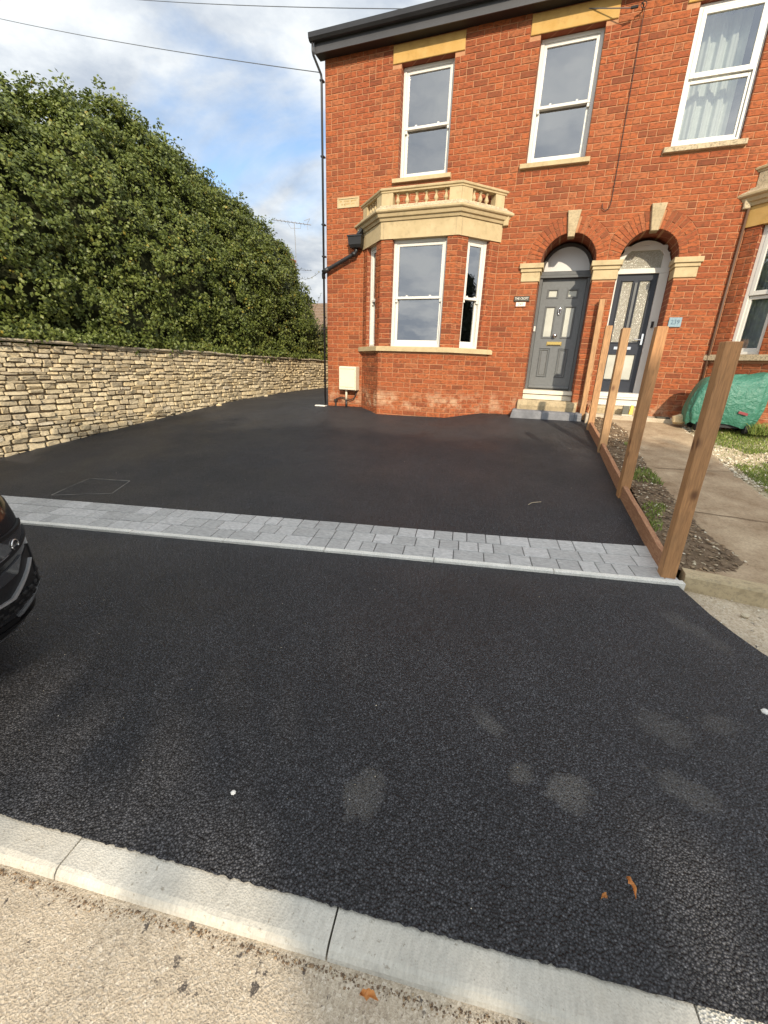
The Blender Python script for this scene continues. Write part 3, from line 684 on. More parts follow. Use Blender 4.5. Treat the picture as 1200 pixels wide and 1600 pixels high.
for h in (0, 1):
    x0, x1 = XR[h]; ex = excl_for(h)
    lay(FF, Vector((0, -1, 0)), x0+(.004 if h == 0 else .002), x1-.002, -.18 if h == 0 else 0.0, ZTOP, ex, h)
    # mortar sheet with openings + reveals
    mb = MB(); cx, hw, zb, zs = DOORS[h]; bx = BAYX[h]
    rects = [w for w in WINS[h]]+[(bx+.35, bx+2.26, -.5, 3.2)]
    ar = [(cx, hw, -.5, zs)]
    xs = {x0, x1}
    for r_ in rects: xs |= {r_[0], r_[1]}
    for i in range(25): xs.add(cx-hw*math.cos(PI*i/24))
    xs = sorted(xs)
    column_wall(mb, FF, xs, facade_cols(-.5, ZTOP, rects, ar))
    mb.mi = 1
    for (a, b_, c_, d_) in WINS[h]:
        for (p, q) in (((a, c_), (a, d_)), ((a, d_), (b_, d_)), ((b_, d_), (b_, c_)), ((b_, c_), (a, c_))):
            mb.quad(FF(p[0], 0, p[1]), FF(q[0], 0, q[1]), FF(q[0], -.2, q[1]), FF(p[0], -.2, p[1]))
    arc = [(cx-hw, -.5)]+[(cx-hw*math.cos(PI*i/24), zs+hw*math.sin(PI*i/24)) for i in range(25)]+[(cx+hw, -.5)]
    for p, q in zip(arc, arc[1:]): mb.quad(FF(p[0], 0, p[1]), FF(q[0], 0, q[1]), FF(q[0], -.62, q[1]), FF(p[0], -.62, p[1]))
    # gable and back walls
    gx = x0 if h == 0 else x1
    mb.quad((gx, 0, -.5), (gx, 8, -.5), (gx, 8, ZTOP), (gx, 0, ZTOP)); mb.add([(gx, 0, ZTOP), (gx, 8, ZTOP), (gx, 4, 8.4)], ((0, 1, 2),))
    mb.quad((x0, 8, -.5), (x1, 8, -.5), (x1, 8, ZTOP), (x0, 8, ZTOP))
    mb.quad((x0+.02, .35, 6.03), (x1-.02, .35, 6.03), (x1-.02, 0.0, 6.03), (x0+.02, 0.0, 6.03))
    obj('wall', mb, ['mortar', 'brick_return'], HS[h])
    # rooms
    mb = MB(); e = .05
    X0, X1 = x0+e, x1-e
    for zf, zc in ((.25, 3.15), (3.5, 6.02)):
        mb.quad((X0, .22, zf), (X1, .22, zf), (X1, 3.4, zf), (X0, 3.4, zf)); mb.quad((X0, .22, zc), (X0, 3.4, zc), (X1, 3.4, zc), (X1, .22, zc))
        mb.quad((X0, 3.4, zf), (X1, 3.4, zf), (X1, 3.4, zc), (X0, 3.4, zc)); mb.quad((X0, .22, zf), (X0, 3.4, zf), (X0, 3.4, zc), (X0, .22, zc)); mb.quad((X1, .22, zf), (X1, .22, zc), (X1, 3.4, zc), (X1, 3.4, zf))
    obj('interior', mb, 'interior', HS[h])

# ---- arch rings, keystones, imposts
for h in (0, 1):
    cx, hw, zb, zs = DOORS[h]; kx, kz0, kw0, kz1, kw1 = KEYS[h]
    Nb = 27; ri, ro = hw+.003, R_OUT-.018
    for i in range(Nb):
        a0, a1 = PI*i/Nb, PI*(i+1)/Nb
        am = (a0+a1)/2; xm = cx-math.cos(am)*(ri+ro)/2
        if abs(math.cos(am)) < .075/.55+.02: continue
        segs = [(ri, ro)] if i % 2 == 0 else [(ri, ri+.115), (ri+.122, ro)]
        for (q0, q1) in segs:
            g = .006
            def P(r_, a_): return [cx-r_*math.cos(a_), zs+r_*math.sin(a_)]
            pts = [P(q0, a0+g/q0*.5), P(q0, a1-g/q0*.5), P(q1, a1-g/q1*.5), P(q1, a0+g/q1*.5)]
            side = -1 if h == 0 else 1
            if (h == 0 and min(p[0] for p in pts) > PARTY-.01) or (h == 1 and max(p[0] for p in pts) < PARTY+.01): continue
            for p in pts: p[0] = min(p[0], PARTY-.005) if h == 0 else max(p[0], PARTY+.005)
            order = [0, 1, 2, 3]
            poly = [FF(pts[j][0], .002, pts[j][1]) for j in (0, 3, 2, 1)]
            v1 = (poly[1]-poly[0]).cross(poly[2]-poly[0])
            if v1.y > 0: poly = [poly[0], poly[3], poly[2], poly[1]]
            ALLB[h].append((poly, Vector((0, -1, 0)), False))
    mb = MB()
    mb.loft([[FF(kx-kw0, d_, kz0), FF(kx+kw0, d_, kz0), FF(kx+kw1, d_, kz1), FF(kx-kw1, d_, kz1)] for d_ in (-.11, .04)]+[[FF(kx-kw0+.008, .05, kz0+.008), FF(kx+kw0-.008, .05, kz0+.008), FF(kx+kw1-.008, .05, kz1-.008), FF(kx-kw1+.008, .05, kz1-.008)]])
    obj('keystone', mb, 'stone_step', HS[h])
    def impost(x0, x1, par, lret, rret):
        mb = MB()
        for z0, z1, p in ((2.40, 2.545, .014), (2.548, 2.60, .032), (2.603, 2.68, .055)):
            xa = x0-(p if lret else 0); xb = x1+(p if rret else 0)
            mb.cbox(FF, xa, xb, -.30, p, z0, z1, .006)
        obj('impost', mb, 'stone', par)
    if h == 0:
        impost(cx-hw-.285, cx-hw, houseA, True, True); impost(cx+hw, DOORS[1][0]-DOORS[1][1], houseA, True, True)
    else: impost(cx+hw, cx+hw+.29, houseB, True, True)

# ---- lintels, sills
for h in (0, 1):
    for (a, b_, c_, d_) in WINS[h]:
        mb = MB(); mb.cbox(FF, a-.155, b_+.155, -.2, .012, 5.767, 6.015, .006)
        obj('lintel', mb, 'stone_gold', HS[h])
        mb = MB(); x0, x1 = a-.09, b_+.075
        mb.loft([[FF(x0, -.15, 4.06), FF(x1, -.15, 4.06), FF(x1, -.15, 4.142), FF(x0, -.15, 4.142)], [FF(x0, .05, 4.06), FF(x1, .05, 4.06), FF(x1, .05, 4.13), FF(x0, .05, 4.13)], [FF(x0+.006, .06, 4.066), FF(x1-.006, .06, 4.066), FF(x1-.006, .06, 4.124), FF(x0+.006, .06, 4.124)]])
        obj('window_sill', mb, 'stone' if h == 0 else 'stone_lichen', HS[h])

# ---- sash windows
def sash_window(F, u0, u1, z0, z1, root, rec=.12, curtain=None, fw_=.055, bottom=.065, style='sash', half=None):
    mb = MB(); d1 = -rec; d0_ = d1-.11
    for a, b_, c_, d_ in ((u0+.004, u0+fw_, z0+.004, z1-.004), (u1-fw_, u1-.004, z0+.004, z1-.004), (u0+fw_, u1-fw_, z1-fw_, z1-.004), (u0+fw_, u1-fw_, z0+.004, z0+bottom*.7)):
        mb.fbox(F, a, b_, d0_, d1, c_, d_)
    w = obj('window', mb, 'white', root, bevel=.004)
    zm = z0+(z1-z0)*(half or .475)
    iu0, iu1 = u0+fw_, u1-fw_
    def sash(zz0, zz1, dd, top, bot, side=.046, horns=0):
        mbs = MB()
        for a, b_, c_, d_ in ((iu0+.001, iu0+side, zz0, zz1), (iu1-side, iu1-.001, zz0, zz1), (iu0+side, iu1-side, zz1-top, zz1), (iu0+side, iu1-side, zz0, zz0+bot)):
            mbs.fbox(F, a, b_, dd-.045, dd, c_, d_)
        if horns:
            for a in (iu0+.004, iu1-side+.004):
                mbs.fbox(F, a, a+side-.008, dd-.04, dd-.006, zz0-.05, zz0)
        s_ = obj('sash', mbs, 'white', w, bevel=.005)
        mbp = MB(); q0, q1 = iu0+side-.004, iu1-side+.004
        mbp.quad(F(q0, dd-.022, zz0+bot-.004), F(q1, dd-.022, zz0+bot-.004), F(q1, dd-.022, zz1-top+.004), F(q0, dd-.022, zz1-top+.004))
        obj('pane', mbp, 'glass', w)
    if style == 'sash':
        sash(zm-.02, z1-fw_-.001, d1-.012, .05, .042, horns=1)
        sash(z0+bottom*.7+.001, zm+.02, d1-.058, .038, .075)
        mbl = MB()
        for fr_ in (.25, .75):
            uu = iu0+(iu1-iu0)*fr_; mbl.fbox(F, uu-.016, uu+.016, d1-.085, d1-.02, zm+.0225, zm+.045)
        obj('sash_lock', mbl, 'white', w)
    else:
        sash(zm-.005, z1-fw_-.001, d1+.004, .062, .062, side=.058)
        sash(z0+bottom*.7+.001, zm-.0095, d1-.03, .048, .05, side=.036)
    if curtain:
        mbc = MB(); ul, ur, mat, dcur, amp, nf = curtain
        def cf(t_, k):
            u = ul+(ur-ul)*t_; return F(u, dcur+amp*math.sin(t_*nf*2*PI)+amp*.4*math.sin(t_*nf*4.7*PI+1), z0+.0+(z1-z0+.0)*k)
        lattice(mbc, cf, np.linspace(0, 1, 80), [0.0, .33, .66, 1.0])
        obj('curtain', mbc, mat, w, smooth=True)
    return w
for (a, b_, c_, d_) in WINS[0]: sash_window(FF, a, b_, c_, d_, houseA)
a, b_, c_, d_ = WINS[1][0]
sash_window(FF, a, b_, c_, d_, houseB, rec=.06, curtain=(a+.03, a+.72, 'curtain', -.34, .035, 4.2), style='casement', half=.50)
a, b_, c_, d_ = WINS[1][1]; sash_window(FF, a, b_, c_, d_, houseB, rec=.06, style='casement')

# ---- bays
def bay(h):
    root = HS[h]; x0 = BAYX[h]; s2 = math.sqrt(.5); t22 = math.tan(PI/8)
    A, B, C_, D_ = (x0, 0), (x0+.61, -.61), (x0+2.0, -.61), (x0+2.61, 0)
    def outline(p):    # offset by p
        return [(A[0]-p/s2, 0.0), (B[0]-p*t22, B[1]-p), (C_[0]+p*t22, C_[1]-p), (D_[0]+p/s2, 0.0)]
    FL = frame((*A, 0), (s2, -s2, 0), (-s2, -s2, 0)); FR = frame((*C_, 0), (s2, s2, 0), (s2, -s2, 0)); FC = frame((*B, 0), (1, 0, 0), (0, -1, 0))
    LC = .61/s2
    faces = [(FL, LC, (.21, .655), Vector((-s2, -s2, 0))), (FC, 1.39, (.215, 1.205), Vector((0, -1, 0))), (FR, LC, (.208, .653), Vector((s2, -s2, 0)))]
    zs0, zs1, zw1 = 1.175, 1.26, 3.035
    mbw = MB()
    for i, (F, ln, (w0, w1), nrm) in enumerate(faces):
        lay(F, nrm, .004, ln-.004, -.18 if h == 0 else 0.0, zs0, [], h, phase=.06*i)
        lay(F, nrm, .004, ln-.004, zs1, zw1, [rect_ex(w0, w1, zs1-.1, zw1+.1)], h, phase=.05*i)
        xs = [.0, w0, w1, ln]
        def cols(a_, b__, w0=w0, w1=w1):
            if w0-1e-6 <= (a_+b__)/2 <= w1: return [(-.5, -.5, zs1, zs1)]
            return [(-.5, -.5, 3.3, 3.3)]
        mbw.mi = 0; column_wall(mbw, F, xs, cols)
        mbw.mi = 1
        for u in (w0, w1): mbw.quad(F(u, 0, zs1), F(u, 0, zw1), F(u, -.2, zw1), F(u, -.2, zs1))
        cur = None
        if h == 1 and i == 0: cur = (w0-.02, w1+.02, 'grey_curtain', -.23, .02, 3)
        if h == 1 and i == 1: cur = (w0-.05, w1+.05, 'grey_curtain', -.32, .035, 6)
        sash_window(F, w0, w1, zs1+.005, zw1, root, rec=.085 if i == 1 else .07, curtain=cur, style='sash' if h == 0 else 'casement')
    obj('bay_wall', mbw, ['mortar', 'brick_return'], root)
    mb = MB()
    def ringprism(mb, p, z0, z1, inner=.22):
        o_ = outline(p); i_ = outline(-inner)
        rings = []
        for (a_, b__) in zip(o_, i_): rings.append([(a_[0], a_[1], z0), (b__[0], b__[1], z0), (b__[0], b__[1], z1), (a_[0], a_[1], z1)])
        mb.loft(rings)
    ringprism(mb, .062, zs0+.004, zs1-.01); ringprism(mb, .05, zs1-.0101, zs1+.004)
    obj('bay_sill', mb, 'stone' if h == 0 else 'stone_lichen', root)
    st_ = 'stone' if h == 0 else 'stone_lichen'
    mb = MB(); o_ = outline(.02)
    for (z0, z1, p) in ((3.032, 3.30, .02),): ringprism(mb, p, z0, z1)
    obj('bay_lintel', mb, 'stone' if h == 0 else 'stone_gold', root)
    def sweep(name, prof, mat):   # prof: list of (p, z), closed polygon inside
        mb = MB(); rings = []
        n = 4
        for k in range(4):
            rings.append([(*outline(p)[k], z) for p, z in prof])
        mb.loft(rings); return obj(name, mb, mat, root)
    # raised margins at the two arrises of the lintel
    for F, us in ((FC, (.045, 1.345)), (FL, (LC-.045,)), (FR, (.045,))):
        for u in us: mb = MB(); mb.fbox(F, u-.006, u+.006, .0195, .023, 3.04, 3.296); obj('lintel_joint', mb, 'stone_step', root)
    cornice = sweep('bay_cornice', [(-.2, 3.301), (.042, 3.301), (.048, 3.315), (.06, 3.345), (.086, 3.352), (.094, 3.37), (.104, 3.398), (.13, 3.41), (.142, 3.425), (.142, 3.45), (-.2, 3.45)], 'stone')
    base_ = sweep('weathering', [(-.2, 3.451), (.14, 3.451), (.11, 3.475), (.055, 3.505), (.05, 3.53), (-.2, 3.53)], 'stone_lichen')
    # balustrade
    bal = sweep('balustrade', [(-.12, 3.72), (.028, 3.72), (.03, 3.74), (.05, 3.752), (.055, 3.775), (.03, 3.79), (-.12, 3.79)], 'stone')
    zb, zt = 3.531, 3.719
    dies = [(FC, -.004, .20), (FC, 1.19, 1.394), (FL, LC-.20, LC+.004), (FR, -.004, .20), (FL, .0, .19), (FR, LC-.19, LC)]
    for F, a_, b__ in dies:
        mb = MB(); mb.fbox(F, a_, b__, -.11, .018, zb, zt); obj('pedestal', mb, st_, bal)
    prof = [(.036, 0), (.036, .018), (.018, .024), (.018, .034), (.036, .055), (.040, .072), (.030, .10), (.017, .135), (.016, .148), (.026, .154), (.026, .160), (.034, .168), (.036, .188)]
    for F, us in ((FC, np.linspace(.27, 1.12, 6)), (FL, (.26, .37, .48, .6)), (FR, (.27, .40, .53))):
        for u in us:
            p = F(float(u), -.045, zb); mb = MB(); mb.lathe(p, prof, 10); obj('baluster', mb, 'stone', bal, smooth=True)
    # lead flat
    mb = MB(); mb.prism([(x, y) for x, y in outline(-.1)], 3.44, 3.48); obj('lead_flat', mb, 'leadflat', root)
    # corbels where the cornice meets the wall
    for xx in (A[0]-.11, D_[0]+.03):
        mb = MB(); mb.cbox(FF, xx, xx+.09, -.05, .05, 3.27, 3.46, .01); obj('corbel', mb, st_, root)
bay(0); bay(1)
flush_bricks(0, houseA); flush_bricks(1, houseB)

# ---- date stone
mb = MB(); mb.cbox(FF, .248, .703, -.05, .004, 3.765, 3.93, .004)
for a, b_, c_, d_ in ((.248, .703, 3.765, 3.785), (.248, .703, 3.91, 3.93), (.248, .275, 3.787, 3.908), (.676, .703, 3.787, 3.908)): mb.fbox(FF, a, b_, .002, .014, c_, d_)
ds = obj('date_stone', mb, 'stone', houseA)
mb = MB()
rr = random.Random(3)
for zz_, n_, xa, xb in ((3.872, 15, .30, .655), (3.825, 11, .34, .62)):
    for i in range(n_):
        x = xa+(xb-xa)*i/n_
        if rr.random() < .1: continue
        mb.fbox(FF, x, x+.008, .0035, .0052, zz_-.014, zz_+.014); mb.fbox(FF, x, x+.016, .0035, .0052, zz_+rr.choice((-.014, 0, .01)), zz_+.012*rr.random()+.002)
o = obj('worn_inscription', mb, 'stone_gold', ds, kind='stuff')

# ---- eaves, roof, gutter
for h in (0, 1):
    x0, x1 = XR[h]; xa = x0-.12 if h == 0 else x0; xb = x1 if h == 0 else x1+.12; root = HS[h]
    mb = MB(); mb.box(xa+.02, xb, -.195, .02, 6.034, 6.048); obj('soffit', mb, 'soffit', root)
    mb = MB(); mb.box(xa+.02, xb, -.215, -.196, 6.02, 6.19); obj('fascia', mb, 'fascia', root)
    mb = MB(); prof = [(-.216, 6.165), (-.25, 6.15), (-.295, 6.155), (-.325, 6.19), (-.332, 6.255), (-.322, 6.255), (-.312, 6.195), (-.29, 6.166), (-.225, 6.176)]
    mb.loft([[(x, y, z) for y, z in prof] for x in np.linspace(xa-.03, xb, 6)]); obj('gutter', mb, 'gutter', root)
    mb = MB(); mb.hexa([(xa, -.27, 6.20), (xb, -.27, 6.20), (xb, 4, 8.5), (xa, 4, 8.5), (xa, -.27, 6.235), (xb, -.27, 6.235), (xb, 4, 8.535), (xa, 4, 8.535)])
    mb.hexa([(xa, 4, 8.5), (xb, 4, 8.5), (xb, 8.3, 6.1), (xa, 8.3, 6.1), (xa, 4, 8.535), (xb, 4, 8.535), (xb, 8.3, 6.135), (xa, 8.3, 6.135)])
    obj('roof', mb, 'slate', root)
# ---- downpipe with swan neck, hopper
mb = MB(); mb.tube([(-.10, -.262, 6.17), (-.10, -.262, 6.03), (-.095, -.25, 5.99), (-.04, -.075, 5.80), (-.036, -.066, 5.74), (-.036, -.066, .02)], .021, 10)
dp = obj('downpipe', mb, 'gutter', houseA, smooth=True)
for z in (5.72, 4.6, 3.5, 2.95, 1.6, .55):
    mb = MB(); mb.box(-.064, -.002, -.094, -.006, z-.012, z+.012); obj('bracket', mb, 'black', dp)
mb = MB()
mb.loft([[(.60, -.02, 3.05), (.81, -.02, 3.05), (.81, -.17, 3.05), (.60, -.17, 3.05)], [(.575, -.02, 3.10), (.835, -.02, 3.10), (.835, -.20, 3.10), (.575, -.20, 3.10)], [(.565, -.02, 3.225), (.845, -.02, 3.225), (.845, -.21, 3.225), (.565, -.21, 3.225)], [(.55, -.012, 3.23), (.86, -.012, 3.23), (.86, -.225, 3.23), (.55, -.225, 3.23)], [(.55, -.012, 3.255), (.86, -.012, 3.255), (.86, -.225, 3.255), (.55, -.225, 3.255)]])
hp = obj('rain_hopper', mb, 'black', houseA)
mb = MB(); mb.tube([(.70, -.10, 3.06), (.70, -.10, 3.0), (.675, -.10, 2.965), (.36, -.10, 2.83), (.06, -.105, 2.70), (-.02, -.10, 2.665), (-.038, -.08, 2.62), (-.036, -.068, 2.55)], .037, 10); obj('hopper_pipe', mb, 'black', hp, smooth=True)
mb = MB(); mb.tube([(.62, -.105, 2.94), (.69, -.10, 2.97)], .046, 10); mb.tube([(.10, -.105, 2.72), (-.035, -.102, 2.66)], .046, 10); obj('pipe_collar', mb, 'black', hp, smooth=True)
mb = MB(); mb.hexa([(.74, -.14, 3.245), (.80, -.14, 3.245), (.90, -.02, 3.40), (.84, -.02, 3.40), (.74, -.20, 3.27), (.80, -.20, 3.27), (.90, -.12, 3.43), (.84, -.12, 3.43)]); obj('spout', mb, 'black', hp)
mb = MB(); mb.tube([(6.965, -.03, 3.27), (6.965, -.03, .35)], .018, 8); obj('waste_pipe', mb, 'brown_pipe', houseB, smooth=True)

# ---- front doors
def door_frame_box(mb, x0, x1, y0, y1, z0, z1): mb.box(x0, x1, y0, y1, z0, z1)
DY = .52
def half_disc(cx, zc, r, y0, y1, n=24, a0=0, a1=PI):
    pts = [(cx-r*math.cos(a0+(a1-a0)*i/n), zc+r*math.sin(a0+(a1-a0)*i/n)) for i in range(n+1)]; return pts
def front_door_A():
    cx, hw, zb, zs = DOORS[0]; X0, X1 = cx-hw, cx+hw
    mb = MB()
    for a, b_ in ((X0+.002, X0+.055), (X1-.055, X1-.002)): mb.box(a, b_, DY-.03, DY+.08, .575, 2.53)
    mb.box(X0+.002, X1-.002, DY-.06, DY+.08, 2.531, 2.575); mb.box(X0+.002, X1-.002, DY-.04, DY+.08, 2.578, 2.635)
    f = obj('door_frame', mb, 'grey_frame', houseA, bevel=.005)
    # fan: arched frame (ring) and glass
    mb = MB(); n = 28; ro_, ri_ = hw-.004, hw-.052
    for i in range(n):
        a0, a1 = PI*i/n, PI*(i+1)/n
        def P(r_, a_, y): return (cx-r_*math.cos(a_), y, zs-.03+r_*math.sin(a_))
        mb.hexa([P(ro_, a0, DY-.02), P(ro_, a1, DY-.02), P(ri_, a1, DY-.02), P(ri_, a0, DY-.02), P(ro_, a0, DY+.06), P(ro_, a1, DY+.06), P(ri_, a1, DY+.06), P(ri_, a0, DY+.06)])
    mb.box(X0+.003, X0+.05, DY-.015, DY+.06, 2.64, 2.66); mb.box(X1-.05, X1-.003, DY-.015, DY+.06, 2.64, 2.66)
    obj('fan_frame', mb, 'brown_board', f)
    mb = MB(); pts = [(cx-ri_*math.cos(PI*i/n), zs-.03+ri_*math.sin(PI*i/n)) for i in range(n+1)]
    mb.add([(cx, DY+.02, zs-.03)]+[(x, DY+.02, z) for x, z in pts], [(0, i+1, i+2) for i in range(n)]); obj('fanlight', mb, 'fan_glass', f)
    # leaf
    lx0, lx1 = X0+.06, X1-.06; mb = MB()
    z0, z1 = .585, 2.525
    cols_ = [lx0, lx0+.105, lx0+.305, lx1-.305, lx1-.105, lx1]; 
    rows_ = [z0, .80, 1.335, 1.515, 2.075, 2.20, 2.36, z1]
    holes = {(1, 1), (3, 1), (1, 3), (3, 3), (1, 5), (3, 5)}
    y = DY+.03
    for i in range(5):
        for j in range(7):
            if (i, j) in holes: continue
            mb.quad((cols_[i], y, rows_[j]), (cols_[i+1], y, rows_[j]), (cols_[i+1], y, rows_[j+1]), (cols_[i], y, rows_[j+1]))
    for (i, j) in holes:
        a, b_, c_, d_ = cols_[i], cols_[i+1], rows_[j], rows_[j+1]
        for p, q in (((a, c_), (b_, c_)), ((b_, c_), (b_, d_)), ((b_, d_), (a, d_)), ((a, d_), (a, c_))): mb.quad((p[0], y, p[1]), (q[0], y, q[1]), (q[0], y+.02, q[1]), (p[0], y+.02, p[1]))
    dr = obj('door', mb, 'grey_door', houseA)
    for (i, j) in sorted(holes):
        a, b_, c_, d_ = cols_[i], cols_[i+1], rows_[j], rows_[j+1]; mb = MB()
        def rg(ins, yy): return [(a+ins, yy, c_+ins), (b_-ins, yy, c_+ins), (b_-ins, yy, d_-ins), (a+ins, yy, d_-ins)]
        if j == 1: mb.loft([rg(.0, y+.018), rg(.014, y+.018), rg(.022, y-.004), rg(.03, y-.004), rg(.045, y+.012), rg(.06, y+.004)], True, False); mb.add(rg(.06, y+.004), ((0, 1, 2, 3),)); obj('panel', mb, 'grey_door', dr)
        else:
            mb.loft([rg(.0, y-.001), rg(.004, y-.012), rg(.02, y-.012), rg(.034, y+.012)], True, False); obj('panel_moulding', mb, 'grey_frame', dr)
            mb = MB(); mb.add(rg(.03, y+.01), ((0, 1, 2, 3),)); obj('pane', mb, 'frosted', dr)
    # furniture
    xm = (lx0+lx1)/2-.005
    mb = MB(); ring = [(xm+.022*math.sin(2*PI*k/14), y-.03, 1.985+.055*math.cos(2*PI*k/14)) for k in range(15)]; mb.tube(ring, .009, 8); mb.lathe((xm, y-.02, 2.025), [(.0, -.03), (.018, -.02), (.022, 0), (.015, .02), (0, .025)], 8); obj('knocker', mb, 'chrome', dr, smooth=True)
    mb = MB()
    rings = [[(xm-.02+r_*math.cos(2*PI*k/14), yy, 1.565+r_*math.sin(2*PI*k/14)) for k in range(14)] for r_, yy in ((.04, y), (.04, y-.008), (.014, y-.012), (.014, y-.035), (.03, y-.045), (.036, y-.062), (.03, y-.075), (.008, y-.08))]
    mb.loft(rings); obj('doorknob', mb, 'chrome', dr, smooth=True)
    mb = MB(); mb.box(xm-.145, xm+.125, y-.01, y+.001, 1.385, 1.455); mb.box(xm-.125, xm+.105, y-.018, y-.0095, 1.40, 1.43); obj('letter_plate', mb, 'brass', dr, bevel=.003)
    mb = MB(); mb.box(xm-.13, xm+.11, y-.0195, y-.0175, 1.39, 1.4); obj('letter_flap_shadow_gap', mb, 'black', dr)
    mb = MB(); mb.box(X0+.012, X0+.045, DY-.055, DY-.031, 1.63, 1.72); obj('doorbell', mb, 'white', f, bevel=.004)
    mb = MB(); mb.box(lx0, lx1, y-.035, y-.001, .60, .645); obj('weather_bar', mb, 'grey_door', dr, bevel=.008)
    # threshold boards and worn stone step
    mb = MB(); mb.box(X0-.0, X1, .10, DY+.06, .505, .573); mb.box(X0+.002, X1-.002, .13, DY+.06, .405, .49); obj('threshold', mb, 'cream', houseA)
    mb = MB(); us = np.linspace(0, 1, 26)
    rings = []
    for u in us:
        x = X0-.065+(X1-X0+.17)*u; n_ = .012*mnoise.noise((x*7, 0, 1)); e = .01*mnoise.noise((x*13, 4, 1))
        rings.append([(x, .6, .2), (x, -.06+e, .2), (x, -.085+e, .30), (x, -.075+n_, .375+n_), (x, -.03, .398+n_), (x, .6, .402)])
    mb.loft(rings); obj('stone_step', mb, 'stone_step', houseA)
front_door_A()
def front_door_B():
    cx, hw, zb, zs = DOORS[1]; X0, X1 = cx-hw, cx+hw; dy = .46
    mb = MB()
    for a, b_ in ((X0+.002, X0+.06), (X1-.14, X1-.002)): mb.box(a, b_, dy-.03, dy+.08, .53, 2.55)
    mb.box(X0+.002, X1-.002, dy-.035, dy+.08, 2.551, 2.63)
    f = obj('door_frame', mb, 'white', houseB, bevel=.005)
    n = 28; ro_, ri_ = hw-.003, hw-.075; mb = MB()
    for i in range(n):
        a0, a1 = PI*i/n, PI*(i+1)/n
        def P(r_, a_, y): return (cx-r_*math.cos(a_), y, zs-.05+r_*math.sin(a_))
        mb.hexa([P(ro_, a0, dy-.02), P(ro_, a1, dy-.02), P(ri_, a1, dy-.02), P(ri_, a0, dy-.02), P(ro_, a0, dy+.06), P(ro_, a1, dy+.06), P(ri_, a1, dy+.06), P(ri_, a0, dy+.06)])
    mb.box(X1-.14, X1-.05, dy-.025, dy+.06, 2.631, 2.86); mb.box(X0+.09, X1-.1, dy-.025, dy+.06, 2.90, 2.965)
    obj('fan_frame', mb, 'white', f)
    mb = MB(); pts = [(cx-ri_*math.cos(PI*i/n), zs-.05+ri_*math.sin(PI*i/n)) for i in range(n+1)]
    mb.add([(cx, dy+.02, zs-.05)]+[(x, dy+.02, z) for x, z in pts], [(0, i+1, i+2) for i in range(n)]); obj('fanlight', mb, 'obscure', f)
    lx0, lx1 = X0+.063, X1-.143; y = dy+.01; z0, z1 = .60, 2.548; xm = (lx0+lx1)/2
    cols_ = [lx0, lx0+.075, xm-.035, xm+.035, lx1-.075, lx1]; rows_ = [z0, .80, 1.27, 1.44, 2.46, z1]
    holes = {(1, 1), (3, 1), (1, 3), (3, 3)}; mb = MB()
    for i in range(5):
        for j in range(5):
            if (i, j) in holes: continue
            mb.quad((cols_[i], y, rows_[j]), (cols_[i+1], y, rows_[j]), (cols_[i+1], y, rows_[j+1]), (cols_[i], y, rows_[j+1]))
    dr = obj('door', mb, 'dark_door', houseB)
    for (i, j) in sorted(holes):
        a, b_, c_, d_ = cols_[i], cols_[i+1], rows_[j], rows_[j+1]
        def rg(ins, yy): return [(a+ins, yy, c_+ins), (b_-ins, yy, c_+ins), (b_-ins, yy, d_-ins), (a+ins, yy, d_-ins)]
        mb = MB(); mb.loft([rg(0, y-.001), rg(.004, y-.014), rg(.014, y-.014), rg(.026, y+.012)], True, False); obj('panel_moulding', mb, 'dark_door', dr)
        mb = MB(); mb.add(rg(.02, y+.01), ((0, 1, 2, 3),)); obj('pane', mb, 'obscure' if j == 3 else 'frosted', dr)
    mb = MB(); mb.box(xm-.02, xm+.02, y-.02, y-.002, 1.50, 2.42); obj('mullion', mb, 'grey_frame', dr, bevel=.004)
    mb = MB(); mb.box(xm-.15, xm+.13, y-.012, y-.001, 1.335, 1.385); obj('letter_plate', mb, 'chrome', dr, bevel=.003)
    mb = MB(); mb.tube([(lx1-.045, y-.045, 1.50), (lx1-.17, y-.045, 1.51)], .009, 8); mb.box(lx1-.06, lx1-.03, y-.05, y-.001, 1.42, 1.6); obj('door_handle', mb, 'chrome', dr)
    mb = MB(); mb.box(X1-.10, X1-.06, dy-.055, dy-.031, 1.70, 1.80); obj('doorbell', mb, 'black', f, bevel=.004)
    mb = MB(); mb.box(X0, X1, .08, dy+.06, .53, .597); mb.box(X0, X1, .06, dy+.06, .49, .525); mb.box(X0+.002, X1-.002, .09, dy+.06, .38, .485); obj('threshold', mb, 'white', houseB)
    mb = MB(); rings = []
    for u in np.linspace(0, 1, 20):
        x = X0-.02+(X1-X0+.10)*u; n_ = .012*mnoise.noise((x*7, 9, 1)); rings.append([(x, .6, .15), (x, -.03+n_, .15), (x, -.05+n_, .33), (x, -.03, .372+n_), (x, .6, .376)])
    mb.loft(rings); obj('stone_step', mb, 'stone_step', houseB)
front_door_B()

# ---- dark grey block step in front of the door
bs = thing('block_step', 'low step of dark grey paving blocks below the grey front door', 'step', (4.6, -.15, .08))
mb = MB(); rings = []
xs = [3.96, 5.06]
def stepblk(x0, x1, slant):
    mb = MB(); zg = .02
    mb.loft([[(x0, .05, zg-.1), (x1, .05, zg-.1), (x1, .05, .225), (x0+slant, .05, .225)], [(x0, -.20, zg-.1), (x1, -.20, zg-.1), (x1, -.20, .215), (x0+slant, -.20, .215)], [(x0, -.26, zg-.1), (x1, -.26, zg-.1), (x1, -.255, .195), (x0+slant, -.255, .195)]])
    return obj('step_block', mb, 'step_block', bs, bevel=.006)
stepblk(3.97, 4.56, .06); stepblk(4.563, 5.12, 0); stepblk(5.123, 5.24, 0)

